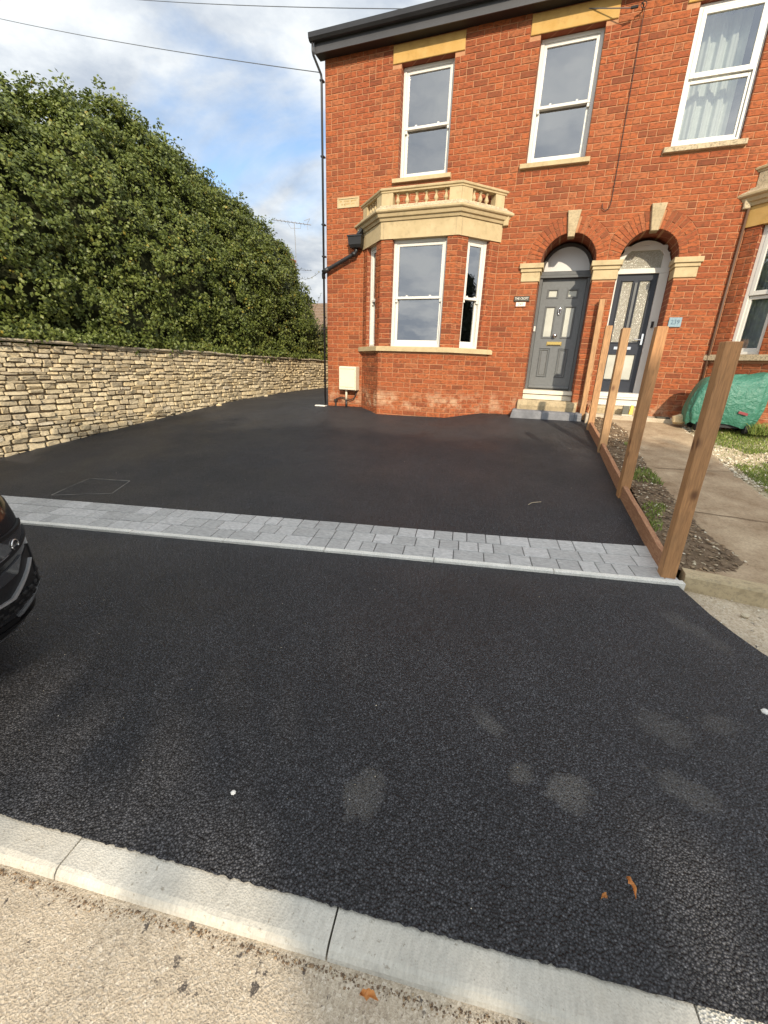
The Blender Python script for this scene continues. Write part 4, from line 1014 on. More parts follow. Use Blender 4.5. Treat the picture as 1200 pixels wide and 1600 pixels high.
# ---- things fixed to the walls
mbx = thing('meter_box', 'beige plastic gas meter box on the brick wall left of the bay', 'meter box', (.57, 0, .38))
mb = MB(); mb.box(.372, .765, -.20, -.006, .385, .868); obj('case', mb, 'beige', mbx, bevel=.012)
mb = MB(); mb.box(.385, .752, -.222, -.201, .398, .855); dd_ = obj('door', mb, 'beige', mbx, bevel=.006)
mb = MB(); mb.box(.41, .73, -.2245, -.2215, .815, .822); mb.box(.41, .73, -.2245, -.2215, .445, .452); mb.box(.405, .418, -.226, -.2215, .62, .633); obj('moulded_line', mb, 'stone_step', dd_)
mb = MB(); mb.tube([(.50, -.10, .39), (.50, -.10, .18)], .024, 8); obj('pipe', mb, 'beige', mbx, smooth=True)
mb = MB(); mb.tube([(.50, -.10, .185), (.50, -.10, -.02)], .026, 8); obj('pipe_sleeve', mb, 'black', mbx, smooth=True)
mb = MB(); mb.tube([(.20, -.04, .15), (.25, -.05, .19), (.38, -.06, .225), (.5, -.07, .20), (.58, -.07, .18), (.66, -.06, .21), (.70, -.05, .29), (.72, -.04, .385)], .012, 6); mb.tube([(.22, -.05, -.02), (.215, -.05, .16)], .018, 6); mb.box(.19, .25, -.08, -.02, .13, .17); obj('cable', mb, 'cable', mbx)
def text_mesh(txt, size, x, y, z, depth, mat, par, name='lettering', sx=1.0):
    cu = bpy.data.curves.new(name, 'FONT'); cu.body = txt; cu.size = size; cu.extrude = depth; cu.align_x = 'CENTER'; cu.align_y = 'CENTER'; cu.resolution_u = 2
    to = bpy.data.objects.new('tmp', cu); col.objects.link(to)
    bpy.context.view_layer.update(); me = bpy.data.meshes.new_from_object(to); bpy.data.objects.remove(to)
    mbk = MB(); mbk.v = [(x+v.co.x*sx, y-v.co.z, z+v.co.y) for v in me.vertices]; mbk.f = [tuple(p.vertices) for p in me.polygons]; mbk.t = [0]*len(mbk.f); mbk.m = [0]*len(mbk.f)
    return obj(name, mbk, mat, par)
sg = thing('house_name_sign', 'dark slate name sign reading THE CROFT in white, left of the grey door', 'sign', (3.92, 0, 2.09))
mb = MB(); mb.cbox(FF, 3.79, 4.055, -.01, .022, 2.085, 2.172, .005); obj('plate', mb, 'plaque', sg)
text_mesh('THE CROFT', .056, 3.922, -.0225, 2.131, .0015, 'letter', sg, sx=.78)
sg = thing('house_number_sign', 'small white number sign reading 241 under the dark slate name sign', 'sign', (3.92, 0, 2.0))
mb = MB(); mb.cbox(FF, 3.822, 4.012, -.01, .016, 1.996, 2.08, .004); obj('plate', mb, 'brown_tile', sg)
mb = MB(); mb.fbox(FF, 3.836, 3.998, .0155, .018, 2.008, 2.073); pl = obj('face', mb, 'letter', sg)
text_mesh('241', .066, 3.917, -.0182, 2.041, .0012, 'brown_tile', sg, 'digits', sx=.95)
sg = thing('number_tile', 'pale blue glazed number tile on bricks right of the glazed door', 'sign', (6.385, 0, 1.67))
mb = MB(); mb.cbox(FF, 6.292, 6.474, -.01, .016, 1.675, 1.82, .004); obj('tile', mb, 'blue_tile', sg)
text_mesh('239', .10, 6.384, -.0165, 1.747, .0015, 'blue_dark', sg, 'digits', sx=.85)
# telephone bracket and cable
br = thing('cable_bracket', 'iron wall bracket holding the overhead cable right of the lintel', 'bracket', (5.03, 0, 5.80))
mb = MB(); mb.tube([(5.06, .0, 5.79), (5.06, -.10, 5.80), (5.03, -.13, 5.81)], .009, 6); mb.tube([(5.06+.035*math.cos(a), -.12, 5.79+.035*math.sin(a)) for a in np.linspace(0, 2*PI, 12)], .005, 5); obj('hook', mb, 'cable', br)
mb = MB(); mb.tube([(4.90, -.15, 5.765), (4.99, -.135, 5.775)], .018, 8); obj('insulator', mb, 'black', br)
mb = MB(); pts = [(5.08, -.06, 5.79), (5.085, -.03, 5.70), (5.09, -.02, 5.2), (5.098, -.02, 4.5), (5.105, -.02, 3.9), (5.105, -.02, 3.50), (5.09, -.02, 3.42), (5.04, -.02, 3.385), (4.99, -.02, 3.42), (4.978, -.02, 3.49)]
mb.tube(pts, .005, 6); solo('drop_cable', mb, 'cable', (5.08, -.02, 5.79), 'thin dark cable hanging down the brickwork above the two arched doors, ending in a loop', 'cable')
def wire(name, a, b_, sag, r_, label):
    a = Vector(a); b_ = Vector(b_); mb = MB()
    mb.tube([a.lerp(b_, t_)+Vector((0, 0, -sag*4*t_*(1-t_))) for t_ in np.linspace(0, 1, 25)], r_, 5, False)
    solo(name, mb, 'wire_grey', a, label, 'cable', 'overhead cables in the sky')
wire('overhead_wire', (-.05, -.10, 5.82), (-11.654, 2.288, 9.9), .06, .007, 'lower thin cable crossing the sky to the corner drainpipe')
wire('overhead_wire', (4.90, -.15, 5.765), (-9.171, 3.449, 10.6), .10, .007, 'upper thin cable crossing the sky and gutter to the wall bracket')

# ================================================================== STONE WALL
wallp = [(-2.65, -9.5), (-2.65, -7), (-2.65, -5), (-2.62, -3), (-2.6, -1), (-2.6, 1), (-2.62, 3), (-2.55, 4.6), (-2.3, 5.9), (-1.7, 7.2), (-.8, 8.0), (1.0, 8.6)]
wl = [Vector(p) for p in wallp]; cum = [0]
for p, q in zip(wl, wl[1:]): cum.append(cum[-1]+(q-p).length)
def wall_at(s):
    s = min(max(s, 0), cum[-1]-1e-6)
    i = max(j for j in range(len(cum)-1) if cum[j] <= s); t_ = (s-cum[i])/(cum[i+1]-cum[i])
    p = wl[i].lerp(wl[i+1], t_); d = (wl[i+1]-wl[i]).normalized(); return p, d, Vector((d.y, -d.x))
def wall_pt(s, d, z):
    p, t_, n = wall_at(s); q = p+n*d; return Vector((q.x, q.y, z))
sw = thing('stone_wall', 'long cream Cotswold dry stone boundary wall along the left of the driveway', 'wall', (-2.75, -2, -.4))
ZW = lambda s: 1.135-.010*s+.02*mnoise.noise((s*.5, 2, 2))
mb = MB()
ss = np.linspace(0, cum[-1], 60)
lattice(mb, lambda s, k: wall_pt(s, -.06 if k < 5 else (-.1, -.5)[k-5] if k < 7 else -.5, (-.9, -.4, .1, .6, 1.0)[k] if k < 5 else (1.02 if k < 7 else -.9)), ss, [0, 1, 2, 3, 4, 5, 6, 7])
obj('wall_core', mb, 'gap', sw)
stones = []
def stone_geo(mb, s0, s1, z0, z1, prj):
    mb.cur = random.random()
    n = 10; cs, cz = (s0+s1)/2, (z0+z1)/2; hs, hz = (s1-s0)/2, (z1-z0)/2
    off = []
    for k in range(n):
        a = 2*PI*(k+.5)/n; c_, s_ = math.cos(a), math.sin(a)
        e = .27
        off.append((hs*math.copysign(abs(c_)**e, c_)*random.uniform(.88, 1.02), hz*math.copysign(abs(s_)**e, s_)*random.uniform(.84, 1.03)))
    rings = []
    tilt = random.uniform(-.012, .012); tz = random.uniform(-.012, .012)
    for sc_, d_ in ((1.0, -.09), (1.0, prj*.45), (.955, prj*.85), (.84, prj)):
        rings.append([wall_pt(cs+ox*sc_, d_+(tilt*ox/hs+tz*oz/hz)*(1 if d_ > 0 else 0)+random.uniform(-.004, .004)*(d_ > 0), cz+oz*sc_) for ox, oz in off])
    mb.loft(rings, True, False); o_ = len(mb.v)
    mb.add(rings[-1]+[wall_pt(cs, prj+random.uniform(-.003, .006), cz)], [(k, (k+1) % n, n) for k in range(n)])
z = -.95
rr = random.Random(11)
while z < 1.02:
    hrow = rr.uniform(.045, .098) if z < .4 else rr.uniform(.036, .072)
    s = 2.4
    while s < cum[-1]-.1:
        big = rr.random() < .16
        ln = rr.uniform(.09, .25)*(1.3 if big else 1)
        p, _, _ = wall_at(s)
        g = G(p.x, p.y)-.12; top = ZW(s)-.02
        z0_ = z+rr.uniform(-.012, .012); z1_ = z0_+hrow*(rr.uniform(.86, 1.05))
        if z1_ > g and z0_ < top-.02:
            z1_ = min(z1_, top)
            if rr.random() < .22 and hrow > .085:
                zm = (z0_+z1_)/2+rr.uniform(-.01, .01)
                stones.append((s, s+ln-.006, z0_, zm-.004)); stones.append((s, s+ln-.006, zm+.004, z1_))
            else: stones.append((s, s+ln-.006, z0_, z1_))
        s += ln+rr.uniform(.0, .008)
    z += hrow+.004
sc_st = []
for st_ in stones:
    q = [project(wall_pt(a, 0, b_)) for a, b_ in ((st_[0], st_[2]), (st_[1], st_[2]), (st_[1], st_[3]), (st_[0], st_[3]))]
    ok = all(a[2] > 0.1 and -20 < a[0] < 1200 and 0 < a[1] < 1600 for a in q)
    sc_st.append((abs(sum(q[i][0]*q[(i+1) % 4][1]-q[(i+1) % 4][0]*q[i][1] for i in range(4)))/2 if ok else 0, st_))
sc_st.sort(key=lambda t_: -t_[0])
mbr = MB()
for i, (ar, st_) in enumerate(sc_st):
    prj = random.uniform(.010, .040)
    if i < 298:
        mb = MB(); stone_geo(mb, *st_, prj); mb.t = [0]*len(mb.t); obj('stone', mb, 'wallstone', sw)
    elif ar > 0 or st_[0] < 6: stone_geo(mbr, *st_, prj)
obj('stonework', mbr, 'wallstone', sw, kind='stuff')
s = 2.0
while s < cum[-1]-.5:
    ln = random.uniform(.45, .8); mb = MB(); rings = []; dz = random.uniform(-.008, .008)
    for k in range(7):
        a = s+.004+(ln-.008)*k/6; zt = ZW(a)+dz; j = lambda q: .006*mnoise.noise((a*8, q, s))
        rings.append([wall_pt(a, -.5, zt-.03), wall_pt(a, .055+j(1), zt-.03+j(2)), wall_pt(a, .07+j(3), zt-.008+j(4)), wall_pt(a, .055+j(5), zt+.012+j(6)), wall_pt(a, -.5, zt+.02)])
    mb.loft(rings); obj('coping_stone', mb, 'coping', sw); s += ln
# low rubble at the wall foot
for (x, y, r_, lab) in ((-2.42, -.75, .06, 'pale rubble lump lying at the wall foot nearest the camera'), (-2.45, 1.1, .05, 'small pale rubble lump at the wall foot by the middle of the drive')):
    mb = MB(); mb.lathe((x, y, G(x, y)-.01), [(r_*.9, 0), (r_*1.1, r_*.3), (r_*.8, r_*.7), (r_*.2, r_*.9)], 7)
    mb.v = [tuple(Vector(p)+Vector((random.uniform(-.012, .012), random.uniform(-.02, .02), random.uniform(-.006, .006)))) for p in mb.v]
    solo('rubble_stone', mb, 'wallstone', (x, y, G(x, y)), lab, 'stone', 'loose stones at the foot of the wall')

# ================================================================== VEGETATION
def leaf_cloud(centres, normals, n_per, rad, size, squash=.6, seed=1, droop=.5, aspect=.72):
    rg = np.random.default_rng(seed); K = len(centres)
    c = np.repeat(centres, n_per, 0); nr = np.repeat(normals, n_per, 0)
    d = rg.normal(size=c.shape); d /= np.linalg.norm(d, axis=1, keepdims=True)
    d += nr*.55
    pos = c+d*rad*(rg.random((len(c), 1))**.5)*np.array([1, 1, squash+.3])
    dirn = nr*.75+rg.normal(size=c.shape)*.55+np.array([0, 0, .25]); dirn /= np.linalg.norm(dirn, axis=1, keepdims=True)
    tip = np.cross(dirn, rg.normal(size=c.shape)); tip += np.array([0, 0, -droop]); tip -= dirn*np.sum(tip*dirn, 1, keepdims=True); tip /= np.linalg.norm(tip, axis=1, keepdims=True)+1e-9
    sd = np.cross(dirn, tip); sz = size*rg.uniform(.6, 1.3, (len(c), 1))
    b0 = pos-tip*sz*.5; mid = pos+dirn*sz*.10; tp = pos+tip*sz*.5-dirn*sz*.06
    l = pos+sd*sz*aspect*.5-tip*sz*.1-dirn*sz*.05; r_ = pos-sd*sz*aspect*.5-tip*sz*.1-dirn*sz*.05
    V = np.stack([b0, l, tp, r_, mid], 1).reshape(-1, 3)
    n = len(c); o_ = np.arange(n)*5
    Fc = np.stack([np.stack([o_, o_+4, o_+1], 1), np.stack([o_+1, o_+4, o_+2], 1), np.stack([o_+2, o_+4, o_+3], 1), np.stack([o_+3, o_+4, o_], 1)], 1).reshape(-1, 3)
    clump = np.repeat(rg.random(K), n_per)
    tone = np.clip(.55*clump+.45*rg.random(n)-.02, .001, .93); ye = rg.random(n) < .002; tone[ye] = .999
    return V, Fc, np.repeat(tone, 4)
def tri_obj(name, V, Fc, tone, mat, parent=None, kind=None):
    me = bpy.data.meshes.new(name); me.vertices.add(len(V)); me.vertices.foreach_set('co', V.astype(np.float32).ravel())
    me.loops.add(len(Fc)*3); me.loops.foreach_set('vertex_index', Fc.astype(np.int32).ravel())
    me.polygons.add(len(Fc)); me.polygons.foreach_set('loop_start', (np.arange(len(Fc))*3).astype(np.int32)); me.polygons.foreach_set('loop_total', np.full(len(Fc), 3, np.int32))
    me.materials.append(M[mat]); at = me.attributes.new('tone', 'FLOAT', 'FACE'); at.data.foreach_set('value', tone.astype(np.float32))
    me.update(calc_edges=True); me.validate()
    o = bpy.data.objects.new(name, me); link(o, parent)
    if kind: o['kind'] = kind
    return o
# the big ivy hedge: front skin x ~ -2.75, ridge x ~ -3.9
RY = [-10, -5, -3.04, -2.44, -1.66, -.9, -.27, .82, 2.37, 3.64, 4.47, 4.98, 5.47, 6.0, 6.5]
RZ = [4.3, 4.55, 4.74, 4.95, 5.2, 5.32, 5.22, 4.98, 4.70, 4.50, 4.22, 3.6, 2.85, 2.0, 1.1]
def hz(y): return float(np.interp(y, RY, RZ))
def hedge_skin(y, t_):
    """t 0..1 from wall top over the ridge to the back"""
    H = hz(y); zb = .98
    if t_ < .62:
        k = t_/.62; z = zb+(H-zb)*math.sin(k*PI/2)**1.0*(.985); x = -2.84-.10*k-1.03*(1-math.cos(k*PI/2))
        x += .22*math.sin(PI*min(1, k*1.6))*(1 if k < .6 else .8)
    else:
        k = (t_-.62)/.38; z = H-(H-zb)*(1-math.cos(k*PI/2)); x = -3.97-1.5*math.sin(k*PI/2)
    x -= max(0, (y-3.9)/2.6)*1.1*(1 if t_ < .62 else max(0, 1-(t_-.62)/.38))
    return Vector((x, y, z))
def hedge_pt(y, t_):
    p = hedge_skin(y, t_); e = .01
    n = (hedge_skin(y+.05, t_)-p).cross(hedge_skin(y, min(1, t_+e))-p)
    n = n.normalized() if n.length > 1e-9 else Vector((1, 0, 0))
    if n.x*1+n.z*.6 < 0 and t_ < .6: n = -n
    if t_ >= .6 and n.z < 0: n = -n
    b_ = .30*mnoise.noise((p.y*.8, p.z*.9, p.x*.8))+.27*mnoise.noise((p.y*1.9, p.z*2.1, p.x*2))+.06*mnoise.noise((p.y*6, p.z*6, p.x*6))
    return p+n*b_, n
hedge = thing('ivy_hedge', 'huge domed ivy hedge rising behind and over the stone wall', 'hedge', (-3.6, -1, .4))
mb = MB()
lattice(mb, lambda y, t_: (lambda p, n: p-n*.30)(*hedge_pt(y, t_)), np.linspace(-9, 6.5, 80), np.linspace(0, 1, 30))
obj('dark_inner_shell', mb, 'core', hedge)  # near-black shell blocks light between leaves and stands for the shaded interior
cs, ns = [], []
rg = random.Random(5)
while len(cs) < 7800:
    y = rg.uniform(-7.0, 6.6); t_ = rg.random()**1.0*.86
    p, n = hedge_pt(y, t_)
    if mnoise.noise((p.y*2.4, p.z*2.6, 9)) < -.5 and rg.random() < .3: continue
    cs.append(p+n*rg.uniform(-.16, .06)); ns.append(n)
for i in range(260):    # shoots that break the outline
    y = rg.uniform(-6.5, 6.3); p, n = hedge_pt(y, rg.uniform(.5, .75)); cs.append(p+n*rg.uniform(.08, .22)+Vector((0, 0, rg.uniform(0, .08)))); ns.append(n)
for i in range(300):    # growth spilling over the coping
    y = rg.uniform(-7, 6.2); q = max(0, mnoise.noise((y*1.3, 4, 4))+.25); cs.append(Vector((-2.64+rg.uniform(-.14, .06), y, 1.14-.012*(y+9.5)+rg.uniform(-.16, .25)*q+.09))); ns.append(Vector((1, 0, .1)).normalized())
V, Fc, tn = leaf_cloud(np.array([tuple(c_) for c_ in cs]), np.array([tuple(n_) for n_ in ns]), 21, .115, .064, seed=3)
tri_obj('foliage', V, Fc, tn, 'ivy', hedge, kind='stuff')
mb = MB()
for y in (-4.5, -1.2, 2.2, 4.6):
    mb.tube([(-3.7, y, -.2), (-3.8, y+.1, 1.2), (-3.75, y-.1, 2.4), (-3.9, y, min(3.4, hz(y)-.8))], [.12, .10, .07, .03], 8)
obj('trunk', mb, 'bark', hedge)
# shrub at the far end
shrub = thing('straggly_shrub', 'straggly yellow-green shrub with bare twigs at the far end of the ivy hedge', 'shrub', (-3.0, 6.3, .3))
cs, ns = [], []
for i in range(420):
    a = rg.uniform(0, 2*PI); e = rg.uniform(-.3, 1); rr_ = rg.uniform(.55, 1)
    d = Vector((math.cos(a)*math.sqrt(1-e*e), math.sin(a)*math.sqrt(1-e*e), e)); p = Vector((-2.9, 5.35, 1.25))+Vector((d.x*.6, d.y*.85, d.z*.85))*rr_
    cs.append(p); ns.append(d)
V, Fc, tn = leaf_cloud(np.array([tuple(c_) for c_ in cs]), np.array([tuple(n_) for n_ in ns]), 15, .14, .075, seed=8)
tri_obj('foliage', V, Fc, tn, 'shrub', shrub, kind='stuff')
mb = MB(); cs, ns = [], []
for i in range(26):
    y = rg.uniform(4.6, 6.1); p0 = Vector((-2.9+rg.uniform(-.3, .3), y, rg.uniform(.9, 1.9))); d = Vector((rg.uniform(-.1, .8), rg.uniform(-.6, .5), rg.uniform(.1, 1.0))).normalized(); ln = rg.uniform(.5, 1.1)
    pts = [p0+d*ln*k/5+Vector((0, 0, -.12*(k/5)**2)) for k in range(6)]; mb.tube(pts, [.008, .007, .006, .005, .004, .003], 5)
    for k in range(2, 6):
        if rg.random() < .6: cs.append(pts[k]); ns.append(d)
obj('branch', mb, 'bark', shrub)
V, Fc, tn = leaf_cloud(np.array([tuple(c_) for c_ in cs]), np.array([tuple(n_) for n_ in ns]), 4, .06, .07, seed=9)
tri_obj('sprig_leaves', V, Fc, tn, 'shrub', shrub, kind='stuff')
# two long vine shoots seen against the sky
for k, (a, b_) in enumerate((((-4.75, 6.0, 3.95), (-3.79, 6.0, 4.02)), ((-4.6, 6.0, 3.95), (-3.47, 6.0, 3.90)), ((-3.9, 6.0, 2.2), (-3.42, 6.0, 3.25)))):
    a = Vector(a); b_ = Vector(b_); sp_ = thing('vine_shoot', ('upper slender vine shoot against the sky at the end of the hedge', 'lower slender vine shoot sagging against the sky at the end of the hedge', 'upright leafy sprig at the hedge end beside the drainpipe')[k], 'plant', a, 'vine shoots at the end of the hedge')
    pts = [a.lerp(b_, t_)+Vector((0, 0, -.22*math.sin(PI*t_) if k == 1 else .04*math.sin(5*t_))) for t_ in np.linspace(0, 1, 9)]
    mb = MB(); mb.tube(pts, .005, 5); obj('stem', mb, 'bark', sp_)
    cs = np.array([tuple(p) for p in pts]); V, Fc, tn = leaf_cloud(cs, np.tile([[0, -.5, .8]], (9, 1)), 3, .05, .05, seed=20+k)
    tri_obj('leaves', V, Fc, tn, 'shrub', sp_, kind='stuff')
# conifer down the street (seen in the bay's side pane)
con = thing('conifer_tree', 'tall dark conifer beside the road, mirrored in the side pane of the bay', 'tree', (17, -3.2, -.5))
mb = MB(); mb.tube([(17, -3.2, -.6), (17, -3.2, 2.5), (17, -3.2, 5.0)], [.2, .14, .03], 8); obj('trunk', mb, 'bark', con)
cs, ns = [], []
for i in range(1500):
    z = rg.uniform(.2, 5.2); a = rg.uniform(0, 2*PI); rmax = 1.9*(1-z/5.5)**.8*(.7+.3*math.sin(z*5+a*2)); q = rmax*rg.uniform(.5, 1)
    cs.append((17+q*math.cos(a), -3.2+q*math.sin(a), z-.3)); ns.append((math.cos(a), math.sin(a), .5))
V, Fc, tn = leaf_cloud(np.array(cs), np.array(ns), 10, .3, .22, seed=12, aspect=.3)
tri_obj('crown', V, Fc, tn, 'conifer', con)

# unseen trees added across the road, crowns shaped to shade the middle of the drive
def added_shade_tree(x, y, r_, z0, z1, seed, label):
    t = thing('added_shade_tree', label, 'tree', (x, y, -.7), 'unseen trees added for shade across the road'); rgt = random.Random(seed)
    mb = MB(); mb.tube([(x, y, -.8), (x+.05, y, 1.2), (x, y+.05, 2.6), (x, y, z1-1.2)], [.20, .15, .12, .04], 8)
    for k in range(6):
        a = k*PI/3+.3; mb.tube([(x, y, z0-.8), (x+.5*r_*math.cos(a), y+.3*r_*math.sin(a), z0+.3), (x+.8*r_*math.cos(a), y+.4*r_*math.sin(a), z0+1.2)], [.07, .05, .02], 6)
    obj('trunk', mb, 'bark', t)
    cs, ns = [], []
    for i in range(820):
        a = rgt.uniform(0, 2*PI); e = rgt.uniform(-1, 1); q = rgt.random()**.4; w = math.sqrt(1-e*e)
        sg = lambda v: math.copysign(abs(v)**.55, v); d = Vector((sg(w*math.cos(a)), .55*sg(w*math.sin(a)), sg(e))); k = q*(1+.22*mnoise.noise((d.x*2+seed, d.y*2, d.z*2)))
        cs.append((x+d.x*r_*k, y+d.y*r_*k, (z0+z1)/2+d.z*(z1-z0)/2*k)); ns.append(tuple(d))
    V, Fc, tn = leaf_cloud(np.array(cs), np.array(ns), 13, .32, .24, seed=seed)
    tri_obj('crown', V, Fc, tn, 'shrub', t)
for i, x in enumerate((5.0, 8.1, 11.2, 14.4)):
    added_shade_tree(x, -16.6+.2*(i % 2), 1.8, 4.62, 7.4+.2*(i % 3), 40+i, ('first', 'second', 'third', 'fourth')[i]+' unseen tree added across the road to shade the drive, counting from the parked car')

# ================================================================== FENCE POSTS, BOARDS
PH = [((5.633, -5.272), -.514, 1.65, (1133, 534), 'nearest and tallest-looking timber fence post, at the end of the paver strip'), ((5.498, -3.797), -.30, 1.65, 0, 'second timber fence post from the paver strip, knotted near its top'),
      ((5.434, -2.075), -.17, 1.65, 0, 'third timber fence post from the paver strip, reddest of the row'), ((5.356, -.812), .02, 1.60, 0, 'fourth timber fence post from the paver strip, beside the block step'), ((5.25, -.085), .26, 1.83, 0, 'timber post against the brick pier between the two front doors')]
for (xy, zb, H, _, lab) in PH:
    mb = MB(); w = .048 if H < 1.8 else .042
    tw = random.uniform(-.012, .012); lx = random.uniform(-.008, .008); rings = []
    for k in range(9):
        z = -.25+(H+.25)*k/8; o_ = .002
        rings.append([(sx_*w+lx*z+random.uniform(-o_, o_), sy_*w+random.uniform(-o_, o_), z) for sx_, sy_ in ((-1, -1), (1, -1), (1, 1), (-1, 1))])
    mb.loft(rings)
    o = obj('fence_post', mb, 'wood', bevel=.005); o.location = (*xy, zb); o.rotation_euler = (0, 0, math.radians(4)+tw*5); tag(o, lab, 'fence post', 'timber fence posts along the driveway edge')
bl = ['gravel board between the nearest two fence posts', 'gravel board between the second and third fence posts', 'gravel board between the third and fourth fence posts']
for i in range(3):
    (x0, y0), (x1, y1) = PH[i][0], PH[i+1][0]
    mb = MB(); rings = []
    for k in range(9):
        t_ = k/8; x = x0+(x1-x0)*t_; y = y0+.05+(y1-y0-.10)*t_; zg = G(x, y)
        top = zg+.135+.006*mnoise.noise((y*3, 1, 1)); rings.append([(x-.022, y, zg-.06), (x+.022, y, zg-.06), (x+.022, y, top), (x-.022, y, top)])
    mb.loft(rings); solo('gravel_board', mb, 'board', (x0, (y0+y1)/2, G(x0, (y0+y1)/2)), 'rough brown '+bl[i], 'board', 'gravel boards between the fence posts', bevel=.003)
mb = MB(); mb.box(5.375, 5.405, -.20, -.17, .18, .47); mb.hexa([(5.33, -.19, .22), (5.355, -.19, .22), (5.355, -.165, .22), (5.33, -.165, .22), (5.36, -.16, .45), (5.385, -.16, .45), (5.385, -.135, .45), (5.36, -.135, .45)])
solo('wooden_stake', mb, 'wood', (5.38, -.18, .2), 'short wooden offcut leaning beside the post against the brick pier', 'stake')

# ================================================================== RIGHT-HAND GARDEN
mb = MB()
def soil(u, y):
    zr = GP(6, y); xl = float(np.interp(y, [-5.3, -.2], [5.665, 5.36])); xr = float(np.interp(y, [-5.35, -4.9, -4.5, -3.4, -1, 0], [6.30, 6.25, 6.10, 5.95, 5.88, 5.6])); x = xl+(xr-xl)*u
    m_ = math.sin(PI*u)**.7; fr = min(1, max(0, (y+5.2)/.25)); zl = G(xl, y)+.085
    return (x, y, zl+(zr-.012-zl)*u+.05*m_*fr*(.6+.8*mnoise.noise((x*3, y*3, 0)))+.015*m_*mnoise.noise((x*12, y*12, 0))-.04*(1-fr))
lattice(mb, soil, np.linspace(0, 1, 14), np.linspace(-5.2, -.32, 70)); obj('soil_bed', mb, 'soil', kind='structure', smooth=True)
mb = MB()
def pathp(u, y):
    xl = float(np.interp(y, [-5.3, -4.9, -4.5, -3.4, -1, 0], [5.76, 6.0, 6.0, 5.9, 5.84, 5.5])); xr = float(np.interp(y, [-5.3, -4.6, -3.4, -1.4, 0], [7.6, 7.25, 6.86, 6.80, 6.70]))
    x = xl+(xr-xl)*u; y = max(y, -5.20-.10*(x-5.745)); return (x, y, GP(x, y)+.004*mnoise.noise((x*2, y*2, 0)))
lattice(mb, pathp, np.linspace(0, 1, 14), np.linspace(-5.45, -.2, 62)); obj('garden_path', mb, 'path', kind='structure', smooth=True)
mb = MB()
for a, b_ in ((-2.75, .16), (-4.05, -.05)):
    lattice(mb, lambda u, v: (5.98+.86*u, a+b_*u+.01*v+.012*mnoise.noise((u*5, a, 0)), GP(6, a+b_*u+.01*v)+.0045), np.linspace(0, 1, 20), [0, 1])
obj('path_joint', mb, 'soil', kind='structure')
mb = MB(); mb.box(5.30, 7.0, -.36, -.0, .05, .235); obj('landing', mb, 'landing', kind='structure', bevel=.01)
gk = thing('edging_kerb', 'x', 'x', (6.5, -5.25, -.55)); del gk['category'], gk['label']; gk['kind'] = 'structure'
x = 5.745
for ln in (.93, .9, .92, .9, .9, .91, .9, .9, .9):
    mb = MB(); rings = []
    for k in range(9):
        a = x+.004+(ln-.008)*k/8; yy = -5.22-.10*(a-5.745)+.012*mnoise.noise((a*3, 0, 0)); zt = -.462-.004*(a-5.7)+.006*mnoise.noise((a*9, 1, 0))
        rings.append([(a, yy-.075, -.75), (a, yy-.07, zt-.02), (a, yy-.055, zt), (a, yy+.05, zt+.003), (a, yy+.05, -.75)])
    mb.loft(rings); obj('edging_stone', mb, 'stone_step', gk); x += ln
mb = MB()
def grav(u, y):
    xl = float(np.interp(y, [-5.3, -4.6, -3.4, -1.4, 0], [7.5, 7.2, 6.82, 6.76, 6.66])); x = xl+(14-xl)*u**1.5; y = max(y, -5.20-.10*(x-5.745))
    return (x, y, GP(x, y)-.012+.02*mnoise.noise((x*2, y*2, 1)))
lattice(mb, grav, np.linspace(0, 1, 24), np.linspace(-6.2, -.05, 56)); obj('gravel_ground', mb, 'gravel_bed', kind='structure', smooth=True)
def scatter(name, pts, smin, smax, mat, seed, flat=.6, long_=1.0):
    rg = np.random.default_rng(seed); base = np.array([(1, 0, 0), (0, 1, 0), (-1, 0, 0), (0, -1, 0), (0, 0, 1), (0, 0, -1)], float)
    fc = np.array([(0, 1, 4), (1, 2, 4), (2, 3, 4), (3, 0, 4), (1, 0, 5), (2, 1, 5), (3, 2, 5), (0, 3, 5)])
    n = len(pts); pts = np.array(pts); s = rg.uniform(smin, smax, (n, 1, 1))*(rg.random((n, 1, 1))**1.5*.8+.4)
    v = base[None]*rg.uniform(.6, 1.2, (n, 6, 1))*s*np.array([long_, 1, flat]); a = rg.uniform(0, 2*PI, n); ca, sa = np.cos(a), np.sin(a)
    x = v[:, :, 0]*ca[:, None]-v[:, :, 1]*sa[:, None]; y = v[:, :, 0]*sa[:, None]+v[:, :, 1]*ca[:, None]
    V = np.stack([x, y, v[:, :, 2]], 2)+pts[:, None]+np.array([0, 0, .2])*s
    F_ = (fc[None]+(np.arange(n)*6)[:, None, None]).reshape(-1, 3); tone = np.repeat(np.clip(rg.random(n), .001, .999), 8)
    return tri_obj(name, V.reshape(-1, 3), F_, tone, mat, kind='stuff')
def grassy(x, y): return mnoise.noise((x*.9+3, y*.9, 2))+.35*mnoise.noise((x*3, y*3, 2))
pts = []
while len(pts) < 9000:
    x = 6.7+rg.random()**1.6*4.5; y = rg.uniform(-5.1, -.15); xl = float(np.interp(y, [-5.3, -4.6, -3.4, -1.4, 0], [7.5, 7.2, 6.84, 6.78, 6.68]))
    if x < xl-.02*rg.random(): continue
    if grassy(x, y) > .12 and rg.random() < .7: continue
    pts.append((x, y, GP(x, y)-.01))
scatter('garden_gravel', pts, .010, .030, 'pebble', 1)
pts = []
while len(pts) < 5200:
    u, y = rg.random(), rg.uniform(-5.2, -.35); pts.append(soil(u, y))
scatter('soil_litter', pts, .004, .017, 'debris', 2, .4, 2.4)
pts = [soil(rg.random(), rg.uniform(-5.15, -.4)) for i in range(330)]
pt2 = []
